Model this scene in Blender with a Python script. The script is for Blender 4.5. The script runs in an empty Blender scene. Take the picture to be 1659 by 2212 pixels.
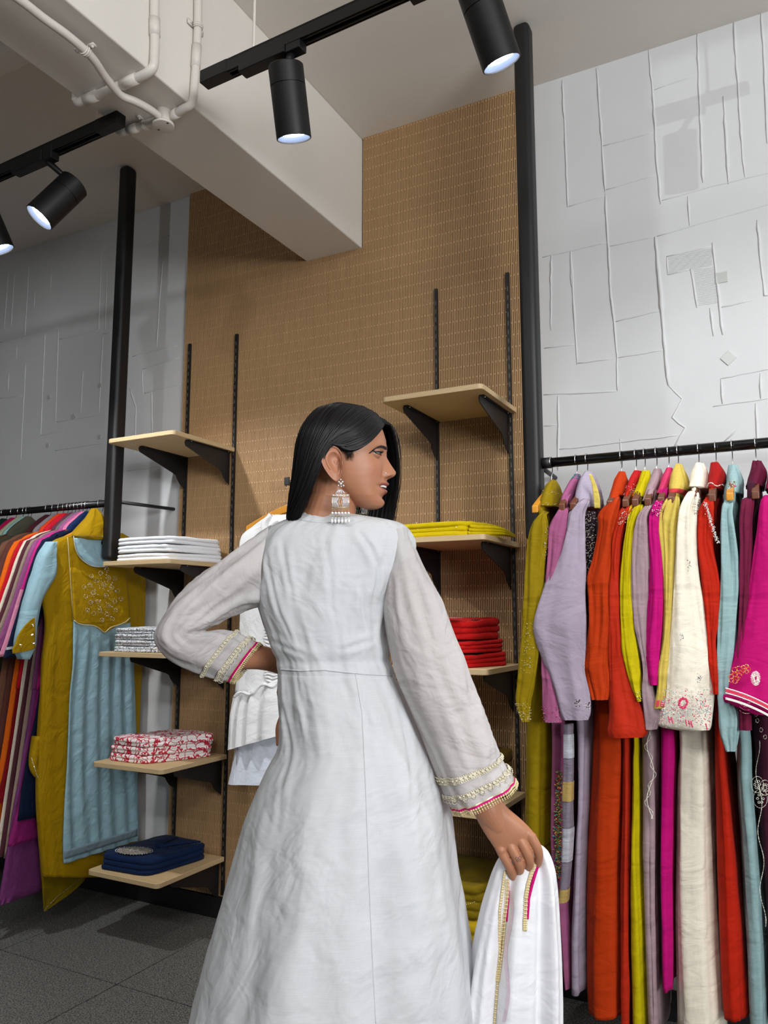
import bpy, bmesh, math, random
import numpy as np
from mathutils import Vector, noise, Matrix
from mathutils.bvhtree import BVHTree
random.seed(7)
SC = bpy.context.scene
COL = SC.collection
# ------------------------------------------------------------------ camera
IMG_W, IMG_H, FPX = 1659, 2212, 1696.0
YAW, PIT, EYE = math.radians(27.76), math.radians(7.556), 1.25
FW = np.array([-math.sin(YAW)*math.cos(PIT), math.cos(YAW)*math.cos(PIT), math.sin(PIT)])
RT = np.array([math.cos(YAW), math.sin(YAW), 0.0])
UP = np.cross(RT, FW)
HF = np.array([-math.sin(YAW), math.cos(YAW), 0.0])
CAM = np.array([0, 0, EYE])
cd = bpy.data.cameras.new('camera'); cam = bpy.data.objects.new('camera', cd); COL.objects.link(cam)
cd.sensor_fit = 'VERTICAL'; cd.sensor_height = 36.0; cd.lens = 36.0*FPX/IMG_H
cd.clip_start = 0.02; cd.clip_end = 60
cam.location = (0, 0, EYE); cam.rotation_euler = (math.pi/2+PIT, 0, YAW)
SC.camera = cam
# ------------------------------------------------------------------ exposure, world
vs = SC.view_settings
SC.display_settings.display_device = 'sRGB'
vs.view_transform = 'Standard'; vs.look = 'None'; vs.gamma = 1.0; vs.use_curve_mapping = False
vs.exposure = -0.15
W = bpy.data.worlds.new('shop_ambience'); SC.world = W; W.use_nodes = True
W.node_tree.nodes['Background'].inputs[0].default_value = (0.98, 0.98, 0.97, 1)
W.node_tree.nodes['Background'].inputs[1].default_value = 0.10
# ------------------------------------------------------------------ lamps of the shop behind the camera, plus added area fills
def spot(name, loc, target, power, angle=70, blend=0.5, r=0.05, col=(0.97, 0.985, 1.0)):
    d = bpy.data.lights.new(name, 'SPOT'); o = bpy.data.objects.new(name, d); COL.objects.link(o)
    d.energy = power; d.spot_size = math.radians(angle); d.spot_blend = blend; d.shadow_soft_size = r; d.color = col
    o.location = loc
    o.rotation_euler = (Vector(target)-Vector(loc)).to_track_quat('-Z', 'Y').to_euler()
    return o
def area(name, loc, target, power, sx, sy, col=(1, 1, 1)):
    d = bpy.data.lights.new(name, 'AREA'); o = bpy.data.objects.new(name, d); COL.objects.link(o)
    d.shape = 'RECTANGLE'; d.size = sx; d.size_y = sy; d.energy = power; d.color = col
    o.location = loc
    o.rotation_euler = (Vector(target)-Vector(loc)).to_track_quat('-Z', 'Y').to_euler()
    return o
area('ambient_fill', (-0.3, -1.0, 3.22), (-0.8, 1.0, 1.2), 29, 1.6, 0.6, (0.97, 0.985, 1.0))  # added soft ambient fill, not a fitting of the shop
area('right_fill', (3.1, -1.0, 2.0), (-1.2, 1.9, 3.0), 190, 2.2, 1.1, (0.97, 0.985, 1.0))  # area light added from the right to brighten beam side and ceiling
spot('track_light', (-1.9, -0.7, 2.75), (-2.45, 2.7, 1.75), 34, 62)
spot('track_light', (-0.35, -0.6, 2.75), (-0.75, 1.4, 1.3), 20, 60)
spot('track_light', (0.5, 1.2, 2.75), (0.0, 2.5, 1.2), 38, 80)
# ------------------------------------------------------------------ pixel geometry (1659 x 2212)
def ray(u, v): return FW + RT*((u-829.5)/FPX) + UP*((1106-v)/FPX)
def onY(u, v, Y): d = ray(u, v); return CAM + d*(Y/d[1])
def onX(u, v, X): d = ray(u, v); return CAM + d*(X/d[0])
def onZ(u, v, Z): d = ray(u, v); return CAM + d*((Z-EYE)/d[2])
def at(u, v, dist): d = ray(u, v); return CAM + d*(dist/(d@HF))
def proj(P):
    q = np.asarray(P, float)-CAM; w = q@FW
    return 829.5+FPX*(q@RT)/w, 1106-FPX*(q@UP)/w
def A(*t): return np.array(t, float)
# ------------------------------------------------------------------ materials
MATS = {}
def srgb(r, g, b):
    f = lambda c: (c/255/12.92) if c/255 <= 0.04045 else ((c/255+0.055)/1.055)**2.4
    return (f(r), f(g), f(b), 1)
def new_mat(name):
    m = bpy.data.materials.new(name); m.use_nodes = True
    nt = m.node_tree; b = nt.nodes['Principled BSDF']
    return m, nt, b, nt.nodes, nt.links
def plain(name, col, rough=0.5, metal=0.0, spec=0.5, bump=0.0, bscale=60, var=0.0, coat=0.0):
    if name in MATS: return MATS[name]
    m, nt, b, N, L = new_mat(name)
    b.inputs['Base Color'].default_value = col; b.inputs['Roughness'].default_value = rough
    b.inputs['Metallic'].default_value = metal; b.inputs['Specular IOR Level'].default_value = spec
    b.inputs['Coat Weight'].default_value = coat
    if bump or var:
        tc = N.new('ShaderNodeTexCoord'); n = N.new('ShaderNodeTexNoise')
        n.inputs['Scale'].default_value = bscale; n.inputs['Detail'].default_value = 5
        L.new(tc.outputs['Object'], n.inputs['Vector'])
        if bump:
            bp = N.new('ShaderNodeBump'); bp.inputs['Strength'].default_value = bump; bp.inputs['Distance'].default_value = 0.004
            L.new(n.outputs['Fac'], bp.inputs['Height']); L.new(bp.outputs['Normal'], b.inputs['Normal'])
        if var:
            mx = N.new('ShaderNodeMix'); mx.data_type = 'RGBA'
            mx.inputs['A'].default_value = tuple(c*(1-var) for c in col[:3])+(1,)
            mx.inputs['B'].default_value = tuple(min(1, c*(1+var)) for c in col[:3])+(1,)
            L.new(n.outputs['Fac'], mx.inputs['Factor']); L.new(mx.outputs['Result'], b.inputs['Base Color'])
    MATS[name] = m
    return m
def fabric(name, col, rough=0.85, var=0.16, bump=0.25, sheen=0.03, thin=0.0, see=0.0, su=28, sv=620, col2=None, wr=0.42, wsc=(9, 8)):
    """woven cloth: slub threads run along u (weft), finer warp along v; UVs are in metres"""
    if name in MATS: return MATS[name]
    m, nt, b, N, L = new_mat(name)
    uv = N.new('ShaderNodeUVMap')
    def nz(sx, sy, det=3):
        mp = N.new('ShaderNodeMapping'); mp.inputs['Scale'].default_value = (sx, sy, 1)
        n = N.new('ShaderNodeTexNoise'); n.inputs['Scale'].default_value = 1; n.inputs['Detail'].default_value = det
        L.new(uv.outputs['UV'], mp.inputs['Vector']); L.new(mp.outputs['Vector'], n.inputs['Vector'])
        return n
    weft = nz(su, sv); warp = nz(sv*0.8, su*0.8); blot = nz(5, 4, 2)
    ad = N.new('ShaderNodeMath'); ad.operation = 'ADD'; L.new(weft.outputs['Fac'], ad.inputs[0])
    m2 = N.new('ShaderNodeMath'); m2.operation = 'MULTIPLY'; m2.inputs[1].default_value = 0.55
    L.new(warp.outputs['Fac'], m2.inputs[0]); L.new(m2.outputs[0], ad.inputs[1])
    m3 = N.new('ShaderNodeMath'); m3.operation = 'MULTIPLY_ADD'; m3.inputs[1].default_value = 0.35
    L.new(blot.outputs['Fac'], m3.inputs[0]); L.new(ad.outputs[0], m3.inputs[2])
    mr = N.new('ShaderNodeMapRange'); mr.inputs['From Min'].default_value = 0.62; mr.inputs['From Max'].default_value = 1.28
    L.new(m3.outputs[0], mr.inputs['Value'])
    mx = N.new('ShaderNodeMix'); mx.data_type = 'RGBA'
    lo = tuple(c*(1-var) for c in col[:3])+(1,)
    hi = tuple(min(1, c*(1+var*0.6)) for c in (col2 or col)[:3])+(1,)
    mx.inputs['A'].default_value = lo; mx.inputs['B'].default_value = hi
    L.new(mr.outputs['Result'], mx.inputs['Factor']); L.new(mx.outputs['Result'], b.inputs['Base Color'])
    bp = N.new('ShaderNodeBump'); bp.inputs['Strength'].default_value = bump; bp.inputs['Distance'].default_value = 0.0012
    L.new(ad.outputs[0], bp.inputs['Height'])
    if wr:
        wn_ = nz(wsc[0], wsc[1], 3); wn_.inputs['Distortion'].default_value = 1.2
        wn2 = nz(wsc[0]*3.2, wsc[1]*3.0, 2); wn2.inputs['Distortion'].default_value = 0.8
        wa_ = N.new('ShaderNodeMath'); wa_.operation = 'MULTIPLY_ADD'; wa_.inputs[1].default_value = 0.35
        L.new(wn2.outputs['Fac'], wa_.inputs[0]); L.new(wn_.outputs['Fac'], wa_.inputs[2])
        bw_ = N.new('ShaderNodeBump'); bw_.inputs['Strength'].default_value = wr; bw_.inputs['Distance'].default_value = 0.022
        L.new(wa_.outputs[0], bw_.inputs['Height']); L.new(bw_.outputs['Normal'], bp.inputs['Normal'])
    L.new(bp.outputs['Normal'], b.inputs['Normal'])
    b.inputs['Roughness'].default_value = rough; b.inputs['Sheen Weight'].default_value = sheen
    b.inputs['Sheen Roughness'].default_value = 0.5; b.inputs['Specular IOR Level'].default_value = 0.12
    out = N['Material Output']; last = b.outputs[0]
    if thin:
        tr = N.new('ShaderNodeBsdfTranslucent'); ms = N.new('ShaderNodeMixShader'); ms.inputs[0].default_value = thin
        L.new(mx.outputs['Result'], tr.inputs['Color']); L.new(last, ms.inputs[1]); L.new(tr.outputs[0], ms.inputs[2]); last = ms.outputs[0]
    if see:
        tp = N.new('ShaderNodeBsdfTransparent'); ms = N.new('ShaderNodeMixShader'); ms.inputs[0].default_value = see
        L.new(last, ms.inputs[1]); L.new(tp.outputs[0], ms.inputs[2]); last = ms.outputs[0]
    L.new(last, out.inputs['Surface'])
    MATS[name] = m
    return m
def printed(name, base, ink, scale=26, thr=0.5, kind='leaf'):
    """cloth with a printed motif (flat print)"""
    if name in MATS: return MATS[name]
    m, nt, b, N, L = new_mat(name)
    tc = N.new('ShaderNodeTexCoord')
    w = N.new('ShaderNodeTexNoise'); w.inputs['Scale'].default_value = scale*0.8
    L.new(tc.outputs['Object'], w.inputs['Vector'])
    mxv = N.new('ShaderNodeMix'); mxv.data_type = 'RGBA'; mxv.inputs['Factor'].default_value = 0.06
    L.new(tc.outputs['Object'], mxv.inputs['A']); L.new(w.outputs['Color'], mxv.inputs['B'])
    v = N.new('ShaderNodeTexVoronoi'); v.feature = 'DISTANCE_TO_EDGE' if kind == 'leaf' else 'F1'; v.inputs['Scale'].default_value = scale
    L.new(mxv.outputs['Result'], v.inputs['Vector'])
    n = N.new('ShaderNodeTexNoise'); n.inputs['Scale'].default_value = scale*0.45
    L.new(tc.outputs['Object'], n.inputs['Vector'])
    ml = N.new('ShaderNodeMath'); ml.operation = 'MULTIPLY'
    L.new(v.outputs['Distance'], ml.inputs[0]); L.new(n.outputs['Fac'], ml.inputs[1])
    cr = N.new('ShaderNodeValToRGB'); cr.color_ramp.interpolation = 'CONSTANT'
    cr.color_ramp.elements[0].color = ink; cr.color_ramp.elements[1].color = base; cr.color_ramp.elements[1].position = thr
    L.new(ml.outputs[0], cr.inputs[0]); L.new(cr.outputs[0], b.inputs['Base Color'])
    b.inputs['Roughness'].default_value = 0.8
    MATS[name] = m
    return m
# ------------------------------------------------------------------ objects
WPOS = {}
def _link(o, parent):
    COL.objects.link(o)
    if parent is not None: o.parent = parent
def wpos(o): return WPOS.get(o.name, A(0, 0, 0)) if o is not None else A(0, 0, 0)
def thing(name, loc, label, cat, group=None):
    o = bpy.data.objects.new(name, None); o.empty_display_size = 0.05; COL.objects.link(o)
    o.location = tuple(float(c) for c in loc); WPOS[o.name] = A(*loc)
    o['label'] = label; o['category'] = cat
    if group: o['group'] = group
    return o
def tag(o, label, cat, group=None):
    o['label'] = label; o['category'] = cat
    if group: o['group'] = group
    return o
def struct(o): o['kind'] = 'structure'; return o
def stuff(o): o['kind'] = 'stuff'; return o
def mesh(name, V, F, mat, parent=None, smooth=True, uv=None, origin=None):
    """V in world metres; the object sits at its parent's origin (or at `origin`)"""
    base = wpos(parent) if parent is not None else A(0, 0, 0)
    V = np.asarray(V, float)
    org = A(*origin) if origin is not None else base
    me = bpy.data.meshes.new(name)
    me.from_pydata([tuple(p) for p in (V-org)], [], [tuple(f) for f in F])
    if uv is not None:
        l = me.uv_layers.new(name='UVMap')
        idx = np.empty(len(me.loops), dtype=np.int32); me.loops.foreach_get('vertex_index', idx)
        l.data.foreach_set('uv', np.asarray(uv, dtype=np.float32)[idx].ravel())
    if smooth: me.polygons.foreach_set('use_smooth', [True]*len(me.polygons))
    for m in (mat if isinstance(mat, (list, tuple)) else [mat]): me.materials.append(m)
    me.update()
    o = bpy.data.objects.new(name, me); _link(o, parent)
    o.location = tuple(org-base); WPOS[o.name] = org
    return o
class MB:
    """collects pieces into one mesh"""
    def __init__(s): s.V = []; s.F = []; s.UV = []; s.MI = []; s.mi = 0
    def add(s, V, F, uv=None):
        k = len(s.V); s.V += [tuple(map(float, p)) for p in V]; s.F += [tuple(i+k for i in f) for f in F]
        s.UV += list(uv) if uv is not None else [(p[0]+p[1], p[2]) for p in V]
        s.MI += [s.mi]*len(F)
    def box(s, x0, x1, y0, y1, z0, z1):
        s.add([(x0, y0, z0), (x1, y0, z0), (x1, y1, z0), (x0, y1, z0), (x0, y0, z1), (x1, y0, z1), (x1, y1, z1), (x0, y1, z1)],
              [(0, 3, 2, 1), (4, 5, 6, 7), (0, 1, 5, 4), (1, 2, 6, 5), (2, 3, 7, 6), (3, 0, 4, 7)])
    def obox(s, c, ax, ay, az):
        c, ax, ay, az = map(np.asarray, (c, ax, ay, az)); P = []
        for k in (-1, 1):
            for i, j in ((-1, -1), (1, -1), (1, 1), (-1, 1)): P.append(c+ax*i+ay*j+az*k)
        s.add(P, [(0, 3, 2, 1), (4, 5, 6, 7), (0, 1, 5, 4), (1, 2, 6, 5), (2, 3, 7, 6), (3, 0, 4, 7)])
    def tube(s, pts, r, n=10, cap=True, smooth=0):
        pts = [A(*p) for p in pts]
        if smooth: pts, r = crom(pts, r, smooth)
        rs = r if isinstance(r, (list, tuple, np.ndarray)) else [r]*len(pts)
        V = []; F = []; prev = None
        for i, p in enumerate(pts):
            t = pts[min(i+1, len(pts)-1)]-pts[max(i-1, 0)]
            if np.linalg.norm(t) < 1e-9: t = pts[-1]-pts[0]
            t = t/(np.linalg.norm(t)+1e-12)
            if prev is None:
                h = A(0, 0, 1) if abs(t[2]) < 0.9 else A(1, 0, 0)
                x = np.cross(t, h)
            else: x = prev-t*(prev@t)
            x = x/(np.linalg.norm(x)+1e-12); prev = x; y = np.cross(t, x)
            for k in range(n):
                a = 2*math.pi*k/n; V.append(p+(x*math.cos(a)+y*math.sin(a))*rs[i])
        for i in range(len(pts)-1):
            for k in range(n): F.append((i*n+k, i*n+(k+1) % n, (i+1)*n+(k+1) % n, (i+1)*n+k))
        if cap: F.append(tuple(range(n-1, -1, -1))); F.append(tuple((len(pts)-1)*n+k for k in range(n)))
        s.add(V, F)
    def lathe(s, p0, ax, prof, n=32):
        ax = A(*ax); ax = ax/np.linalg.norm(ax); h = A(0, 0, 1) if abs(ax[2]) < 0.9 else A(1, 0, 0)
        x = np.cross(ax, h); x /= np.linalg.norm(x); y = np.cross(ax, x); V = []; F = []
        for d, r in prof:
            for k in range(n):
                a = 2*math.pi*k/n; V.append(A(*p0)+ax*d+(x*math.cos(a)+y*math.sin(a))*r)
        for i in range(len(prof)-1):
            for k in range(n): F.append((i*n+k, i*n+(k+1) % n, (i+1)*n+(k+1) % n, (i+1)*n+k))
        s.add(V, F)
    def ball(s, c, r, n=6, m=4, sc=(1, 1, 1)):
        V = [(c[0], c[1], c[2]+r*sc[2])]; F = []
        for i in range(1, m):
            a = math.pi*i/m
            for k in range(n):
                b = 2*math.pi*k/n
                V.append((c[0]+r*sc[0]*math.sin(a)*math.cos(b), c[1]+r*sc[1]*math.sin(a)*math.sin(b), c[2]+r*sc[2]*math.cos(a)))
        V.append((c[0], c[1], c[2]-r*sc[2])); e = len(V)-1
        for k in range(n):
            F.append((0, 1+k, 1+(k+1) % n)); F.append((e, 1+(m-2)*n+(k+1) % n, 1+(m-2)*n+k))
            for i in range(m-2): F.append((1+i*n+k, 1+(i+1)*n+k, 1+(i+1)*n+(k+1) % n, 1+i*n+(k+1) % n))
        s.add(V, F)
    def octa(s, c, r, flat=1.0):
        c = np.asarray(c); d = [A(r, 0, 0), A(-r, 0, 0), A(0, r, 0), A(0, -r, 0), A(0, 0, r*flat), A(0, 0, -r*flat)]
        s.add([c+q for q in d], [(0, 2, 4), (2, 1, 4), (1, 3, 4), (3, 0, 4), (2, 0, 5), (1, 2, 5), (3, 1, 5), (0, 3, 5)])
    def build(s, name, mat, parent=None, smooth=False, origin=None):
        o = mesh(name, s.V, s.F, mat, parent, smooth, s.UV, origin)
        if isinstance(mat, (list, tuple)): o.data.polygons.foreach_set('material_index', s.MI)
        return o
def crom(pts, r, n):
    pts = [A(*p) for p in pts]; rs = list(r) if isinstance(r, (list, tuple, np.ndarray)) else [r]*len(pts)
    P = [2*pts[0]-pts[1]]+pts+[2*pts[-1]-pts[-2]]; R = [rs[0]]+rs+[rs[-1]]
    out = []; ro = []
    for i in range(1, len(P)-2):
        for k in range(n):
            t = k/n
            out.append(cr4(P[i-1], P[i], P[i+1], P[i+2], t)); ro.append(R[i]*(1-t)+R[i+1]*t)
    out.append(pts[-1]); ro.append(rs[-1])
    return out, ro
def cr4(a, b, c, d, t):
    return 0.5*((2*b)+(c-a)*t+(2*a-5*b+4*c-d)*t*t+(3*b-a-3*c+d)*t**3)
def bevel(o, w, seg=2):
    m = o.modifiers.new('bevel', 'BEVEL'); m.width = w; m.segments = seg; m.limit_method = 'ANGLE'; m.angle_limit = math.radians(40)
    o.data.polygons.foreach_set('use_smooth', [True]*len(o.data.polygons))
    m.harden_normals = False
    w_ = o.modifiers.new('weighted', 'WEIGHTED_NORMAL'); w_.keep_sharp = True
    return o
def boxobj(name, b, mat, parent=None, bev=0.0, origin=None):
    m = MB(); m.box(*b); o = m.build(name, mat, parent, False, origin)
    if bev: bevel(o, bev)
    return o
# ------------------------------------------------------------------ cloth lofts
def spw(x, e): return math.copysign(abs(x)**e, x)
def folds(amp, k=2.0, ks=1.0, seed=0.0, fine=0.0012, ramp=None, wr=9.0):
    def f(th, v, tn):
        x = math.cos(th)*k; y = math.sin(th)*k
        n = noise.noise((x+seed, y-seed, v*ks))
        g = 1-2*abs(noise.noise((x*1.9+seed*1.7, y*1.9, v*ks*1.6+3)))
        w = noise.noise((x*2.5+seed, y*2.5+v*4, v*wr)) + 0.5*noise.noise((x*6+seed, y*6, v*wr*2.3))
        a = amp*(ramp(tn) if ramp else 1)
        return a*(n*0.9+0.5*(g-0.6))+fine*w
    return f
class Loft:
    """rings between a left and a right edge point, with half thickness b along D"""
    def __init__(s, st, D=None, e=1.0, fold=None, pleat=None):
        s.D = A(*(HF if D is None else D)); s.e = e; s.fold = fold
        s.c = [(A(*q[0])+A(*q[1]))/2 for q in st]; s.a = [(A(*q[1])-A(*q[0]))/2 for q in st]; s.b = [q[2] for q in st]
        s.n = len(st); s.len = [0.0]
        for i in range(1, s.n): s.len.append(s.len[-1]+float(np.linalg.norm(s.c[i]-s.c[i-1])))
    def _ip(s, arr, t):
        i = min(int(t), s.n-2); f = t-i
        g = lambda j: arr[max(0, min(s.n-1, j))]
        a = g(i-1) if i > 0 else 2*g(0)-g(1)
        d = g(i+2) if i+2 < s.n else 2*g(s.n-1)-g(s.n-2)
        return cr4(a, g(i), g(i+1), d, f)
    def pt(s, t, th, off=0.0):
        c = s._ip(s.c, t); a = s._ip(s.a, t); b = max(0.002, s._ip(s.b, t))
        i = min(int(t), s.n-2); v = s.len[i]+(s.len[i+1]-s.len[i])*(t-i)
        la = np.linalg.norm(a)+1e-9; ah = a/la
        D = s.D-ah*(s.D@ah); D = D/(np.linalg.norm(D)+1e-9)
        cs, sn = math.cos(th), math.sin(th)
        p = c+a*spw(cs, s.e)+D*(b*spw(sn, s.e))
        nrm = ah*cs/la+D*sn/b; nrm = nrm/(np.linalg.norm(nrm)+1e-9)
        if s.fold: off = off+s.fold(th, v, t/(s.n-1))
        return p+nrm*off
    def grid(s, ns, nt, off=0.0, t0=0.0, t1=None, caps=(False, False)):
        t1 = s.n-1 if t1 is None else t1
        V = []; F = []; UV = []
        for i in range(ns+1):
            t = t0+(t1-t0)*i/ns; ii = min(int(t), s.n-2); v = s.len[ii]+(s.len[ii+1]-s.len[ii])*(t-ii)
            la = np.linalg.norm(s._ip(s.a, t))
            for k in range(nt):
                th = 2*math.pi*k/nt
                V.append(s.pt(t, th, off)); UV.append((abs(th-math.pi)*la*0.8, v))
        for i in range(ns):
            for k in range(nt): F.append((i*nt+k, (i+1)*nt+k, (i+1)*nt+(k+1) % nt, i*nt+(k+1) % nt))
        for end, on in ((0, caps[0]), (ns, caps[1])):
            if on:
                ring = [end*nt+k for k in range(nt)]; c = np.mean([V[j] for j in ring], axis=0)
                V.append(c); UV.append(UV[ring[0]]); m = len(V)-1
                for k in range(nt): F.append((m, ring[k], ring[(k+1) % nt]) if end == 0 else (m, ring[(k+1) % nt], ring[k]))
        return V, F, UV
    def obj(s, name, mat, parent, ns=40, nt=36, caps=(True, True), off=0.0, t0=0.0, t1=None):
        V, F, UV = s.grid(ns, nt, off, t0, t1, caps)
        return mesh(name, V, F, mat, parent, True, UV)
def patch(name, rows, P, mat, parent, disp=None, nc=24, nr=40, thick=0.004, dirv=(1, 0, 0)):
    """thin cloth panel: rows of (v, uL, uR[, vR]) turned into points by P(u, v); disp(x 0..1, y 0..1) along dirv"""
    L_ = [A(*P(r[1], r[0])) for r in rows]; R_ = [A(*P(r[2], r[3] if len(r) > 3 else r[0])) for r in rows]
    dv = A(*dirv); V = []; UV = []; F = []
    n = len(rows)
    def ip(arr, t):
        i = min(int(t), n-2); g = lambda j: arr[max(0, min(n-1, j))]
        return cr4(g(i-1), g(i), g(i+1), g(i+2), t-i)
    for i in range(nr+1):
        t = (n-1)*i/nr; l = ip(L_, t); r = ip(R_, t); w = np.linalg.norm(r-l)
        for k in range(nc+1):
            x = k/nc; p = l+(r-l)*x
            d = disp(x, i/nr) if disp else 0
            V.append(p+dv*d); UV.append((x*w, -p[2]))
    m = (nr+1)*(nc+1)
    for j in range(m): V.append(V[j]-dv*thick); UV.append(UV[j])
    W_ = nc+1
    for i in range(nr):
        for k in range(nc):
            q = (i*W_+k, i*W_+k+1, (i+1)*W_+k+1, (i+1)*W_+k); F.append(q); F.append(tuple(j+m for j in q[::-1]))
    edge = [k for k in range(W_)]+[i*W_+nc for i in range(1, nr+1)]+[nr*W_+k for k in range(nc-1, -1, -1)]+[i*W_ for i in range(nr-1, 0, -1)]
    for j in range(len(edge)):
        a, b = edge[j], edge[(j+1) % len(edge)]; F.append((b, a, a+m, b+m))
    return mesh(name, V, F, mat, parent, True, UV)
def beads(name, pts, mats, parent, r=0.002, seed=1):
    rd = random.Random(seed); m = MB()
    for p in pts:
        m.mi = rd.randrange(len(mats)) if isinstance(mats, (list, tuple)) else 0
        m.octa(p, r*0.72*rd.uniform(0.6, 1.25), rd.uniform(0.6, 1))
    return stuff(m.build(name, mats, parent))
# ================================================================== SETTING
YW, ZC = 2.764, 3.297          # back wall plane, ceiling height
M_wall = plain('white_plaster', srgb(206, 207, 208), 0.75, bump=0.35, bscale=9, var=0.03)
M_ceil = plain('ceiling_paint', srgb(220, 215, 207), 0.85, bump=0.08, bscale=40, var=0.02)
M_black = plain('black_powder_coat', srgb(22, 22, 24), 0.5, bump=0.03, bscale=300)
M_track = plain('black_track', srgb(10, 10, 11), 0.5, spec=0.35)
M_chrome = plain('chrome', (0.75, 0.75, 0.77, 1), 0.18, 1.0)
M_pipe = plain('white_pipe_paint', srgb(214, 208, 200), 0.42, bump=0.05, bscale=80, var=0.04)
# --- floor: grey granite tiles with open joints
def granite():
    m, nt, b, N, L = new_mat('flamed_granite')
    tc = N.new('ShaderNodeTexCoord')
    gm = N.new('ShaderNodeNewGeometry')
    n1 = N.new('ShaderNodeTexNoise'); n1.inputs['Scale'].default_value = 210; n1.inputs['Detail'].default_value = 6
    n2 = N.new('ShaderNodeTexVoronoi'); n2.inputs['Scale'].default_value = 320
    for n in (n1, n2): L.new(gm.outputs['Position'], n.inputs['Vector'])
    ad = N.new('ShaderNodeMath'); ad.operation = 'MULTIPLY_ADD'; ad.inputs[1].default_value = 0.35
    L.new(n2.outputs['Distance'], ad.inputs[0]); L.new(n1.outputs['Fac'], ad.inputs[2])
    cr = N.new('ShaderNodeValToRGB'); e = cr.color_ramp.elements
    e[0].position = 0.42; e[0].color = srgb(30, 30, 29); e[1].position = 0.78; e[1].color = srgb(122, 121, 116)
    x = e.new(0.6); x.color = srgb(58, 58, 55)
    L.new(ad.outputs[0], cr.inputs[0]); L.new(cr.outputs[0], b.inputs['Base Color'])
    bp = N.new('ShaderNodeBump'); bp.inputs['Strength'].default_value = 0.6; bp.inputs['Distance'].default_value = 0.003
    L.new(ad.outputs[0], bp.inputs['Height']); L.new(bp.outputs['Normal'], b.inputs['Normal'])
    b.inputs['Roughness'].default_value = 0.72
    return m
M_gran = granite()
floor = struct(boxobj('floor', (-6, 3.2, -4, YW, -0.06, -0.006), plain('grout', srgb(40, 40, 39), 0.9)))
TS = 0.6; jx, jy = -2.15, 2.12
for i in range(-7, 9):
    for j in range(-10, 2):
        x0, y0 = jx+i*TS, jy+j*TS
        x1, y1 = x0+TS, min(y0+TS, YW)
        if x0 < -6 or x1 > 3.2 or y0 < -4: continue
        boxobj('tile', (x0+0.0022, x1-0.0022, y0+0.0022, y1-0.0022, -0.006, 0.0), M_gran, floor)
ceiling = struct(boxobj('ceiling', (-6, 3.2, -4, YW+0.2, ZC, ZC+0.15), M_ceil))
wall = struct(boxobj('wall_back', (-6, 3.2, YW, YW+0.2, -0.06, ZC), M_wall))
struct(boxobj('baseboard_back', (-6, 3.2, YW-0.022, YW, 0, 0.086), M_black, bev=0.003))
beam = struct(boxobj('ceiling_beam', (-1.835, -1.554, -4, YW, 2.80, ZC), M_ceil, bev=0.006))
# second, slimmer beam across the left bay
q = onZ(18, 140, 3.2)
struct(boxobj('ceiling_rib', (-6, -1.835, q[1]-0.06, q[1]+0.04, 3.2, ZC), M_ceil, bev=0.02))
# --- raised plaster ridges drawn on the wall
def c2(x, y): return 829+x/2, y/2
def rw(x, y): return 1160+x/3.325, 400+y/3.325
def lw(x, y): return x/3.814, 420+y/3.814
RIDGES = [(c2, 1.2, l) for l in (
 [(772, 345), (785, 620), (795, 895)], [(1143, 212), (1165, 430), (1180, 700), (1197, 882)], [(1355, 140), (1365, 440), (1380, 790)],
 [(1468, 415), (1490, 795)], [(1513, 85), (1525, 290), (1548, 650), (1560, 765)], [(1630, 45), (1645, 270), (1657, 620)], [(1313, 850), (1322, 980)],
 [(725, 1102), (722, 1240)], [(808, 1082), (812, 1240)])]
RIDGES += [(c2, 0.7, l) for l in ([(795, 893), (955, 845)], [(945, 632), (1165, 572)], [(960, 820), (1175, 757)], [(1170, 388), (1350, 325)],
 [(1200, 868), (1420, 805), (1700, 738)], [(685, 1112), (970, 1047)], [(970, 1065), (1175, 1022)], [(1180, 1022), (1320, 980), (1700, 872)])]
RIDGES += [(rw, 1.2, l) for l in ([(302, -620), (330, -300), (420, -60), (490, 60), (510, 400), (530, 800), (555, 980), (575, 1240), (578, 1478)][3:],
 [(103, 505), (100, 1045)], [(243, 470), (262, 800), (288, 1290)], [(1105, 600), (1150, 880)], [(1245, 880), (1268, 1085)],
 [(1260, 415), (1300, 740), (1335, 1075)], [(1583, 250), (1610, 560), (1638, 795), (1690, 785)], [(1320, 1390), (1335, 1580)], [(1603, 1350), (1608, 1535)],
 [(1570, 1565), (1590, 1900)], [(150, 1515), (155, 1660), (150, 2050)], [(600, 1820), (605, 2000)])]
RIDGES += [(rw, 2.0, l) for l in ([(850, 370), (878, 660), (905, 1000), (925, 1250), (945, 1440)],)]
RIDGES += [(rw, 0.9, l) for l in ([(945, 1440), (1045, 1535), (970, 1670), (1065, 1745), (985, 1880)], [(930, 515), (1100, 475), (1260, 440)], [(940, 645), (1105, 600)],
 [(930, 515), (940, 645)], [(565, 980), (890, 900)], [(580, 1240), (905, 1185)], [(290, 1280), (555, 1245)], [(50, 1170), (270, 1145)], [(50, 1505), (575, 1480)],
 [(1310, 880), (1555, 825)], [(1320, 1390), (1700, 1312)], [(1260, 1590), (1700, 1525)], [(155, 1900), (600, 1845), (1030, 1795)], [(1340, 1845), (1490, 1720)], [(50, 1730), (145, 1720)])]
RIDGES += [(c2, 1.2, [(920, 295), (932, 460), (945, 640), (957, 830)])]
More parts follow.
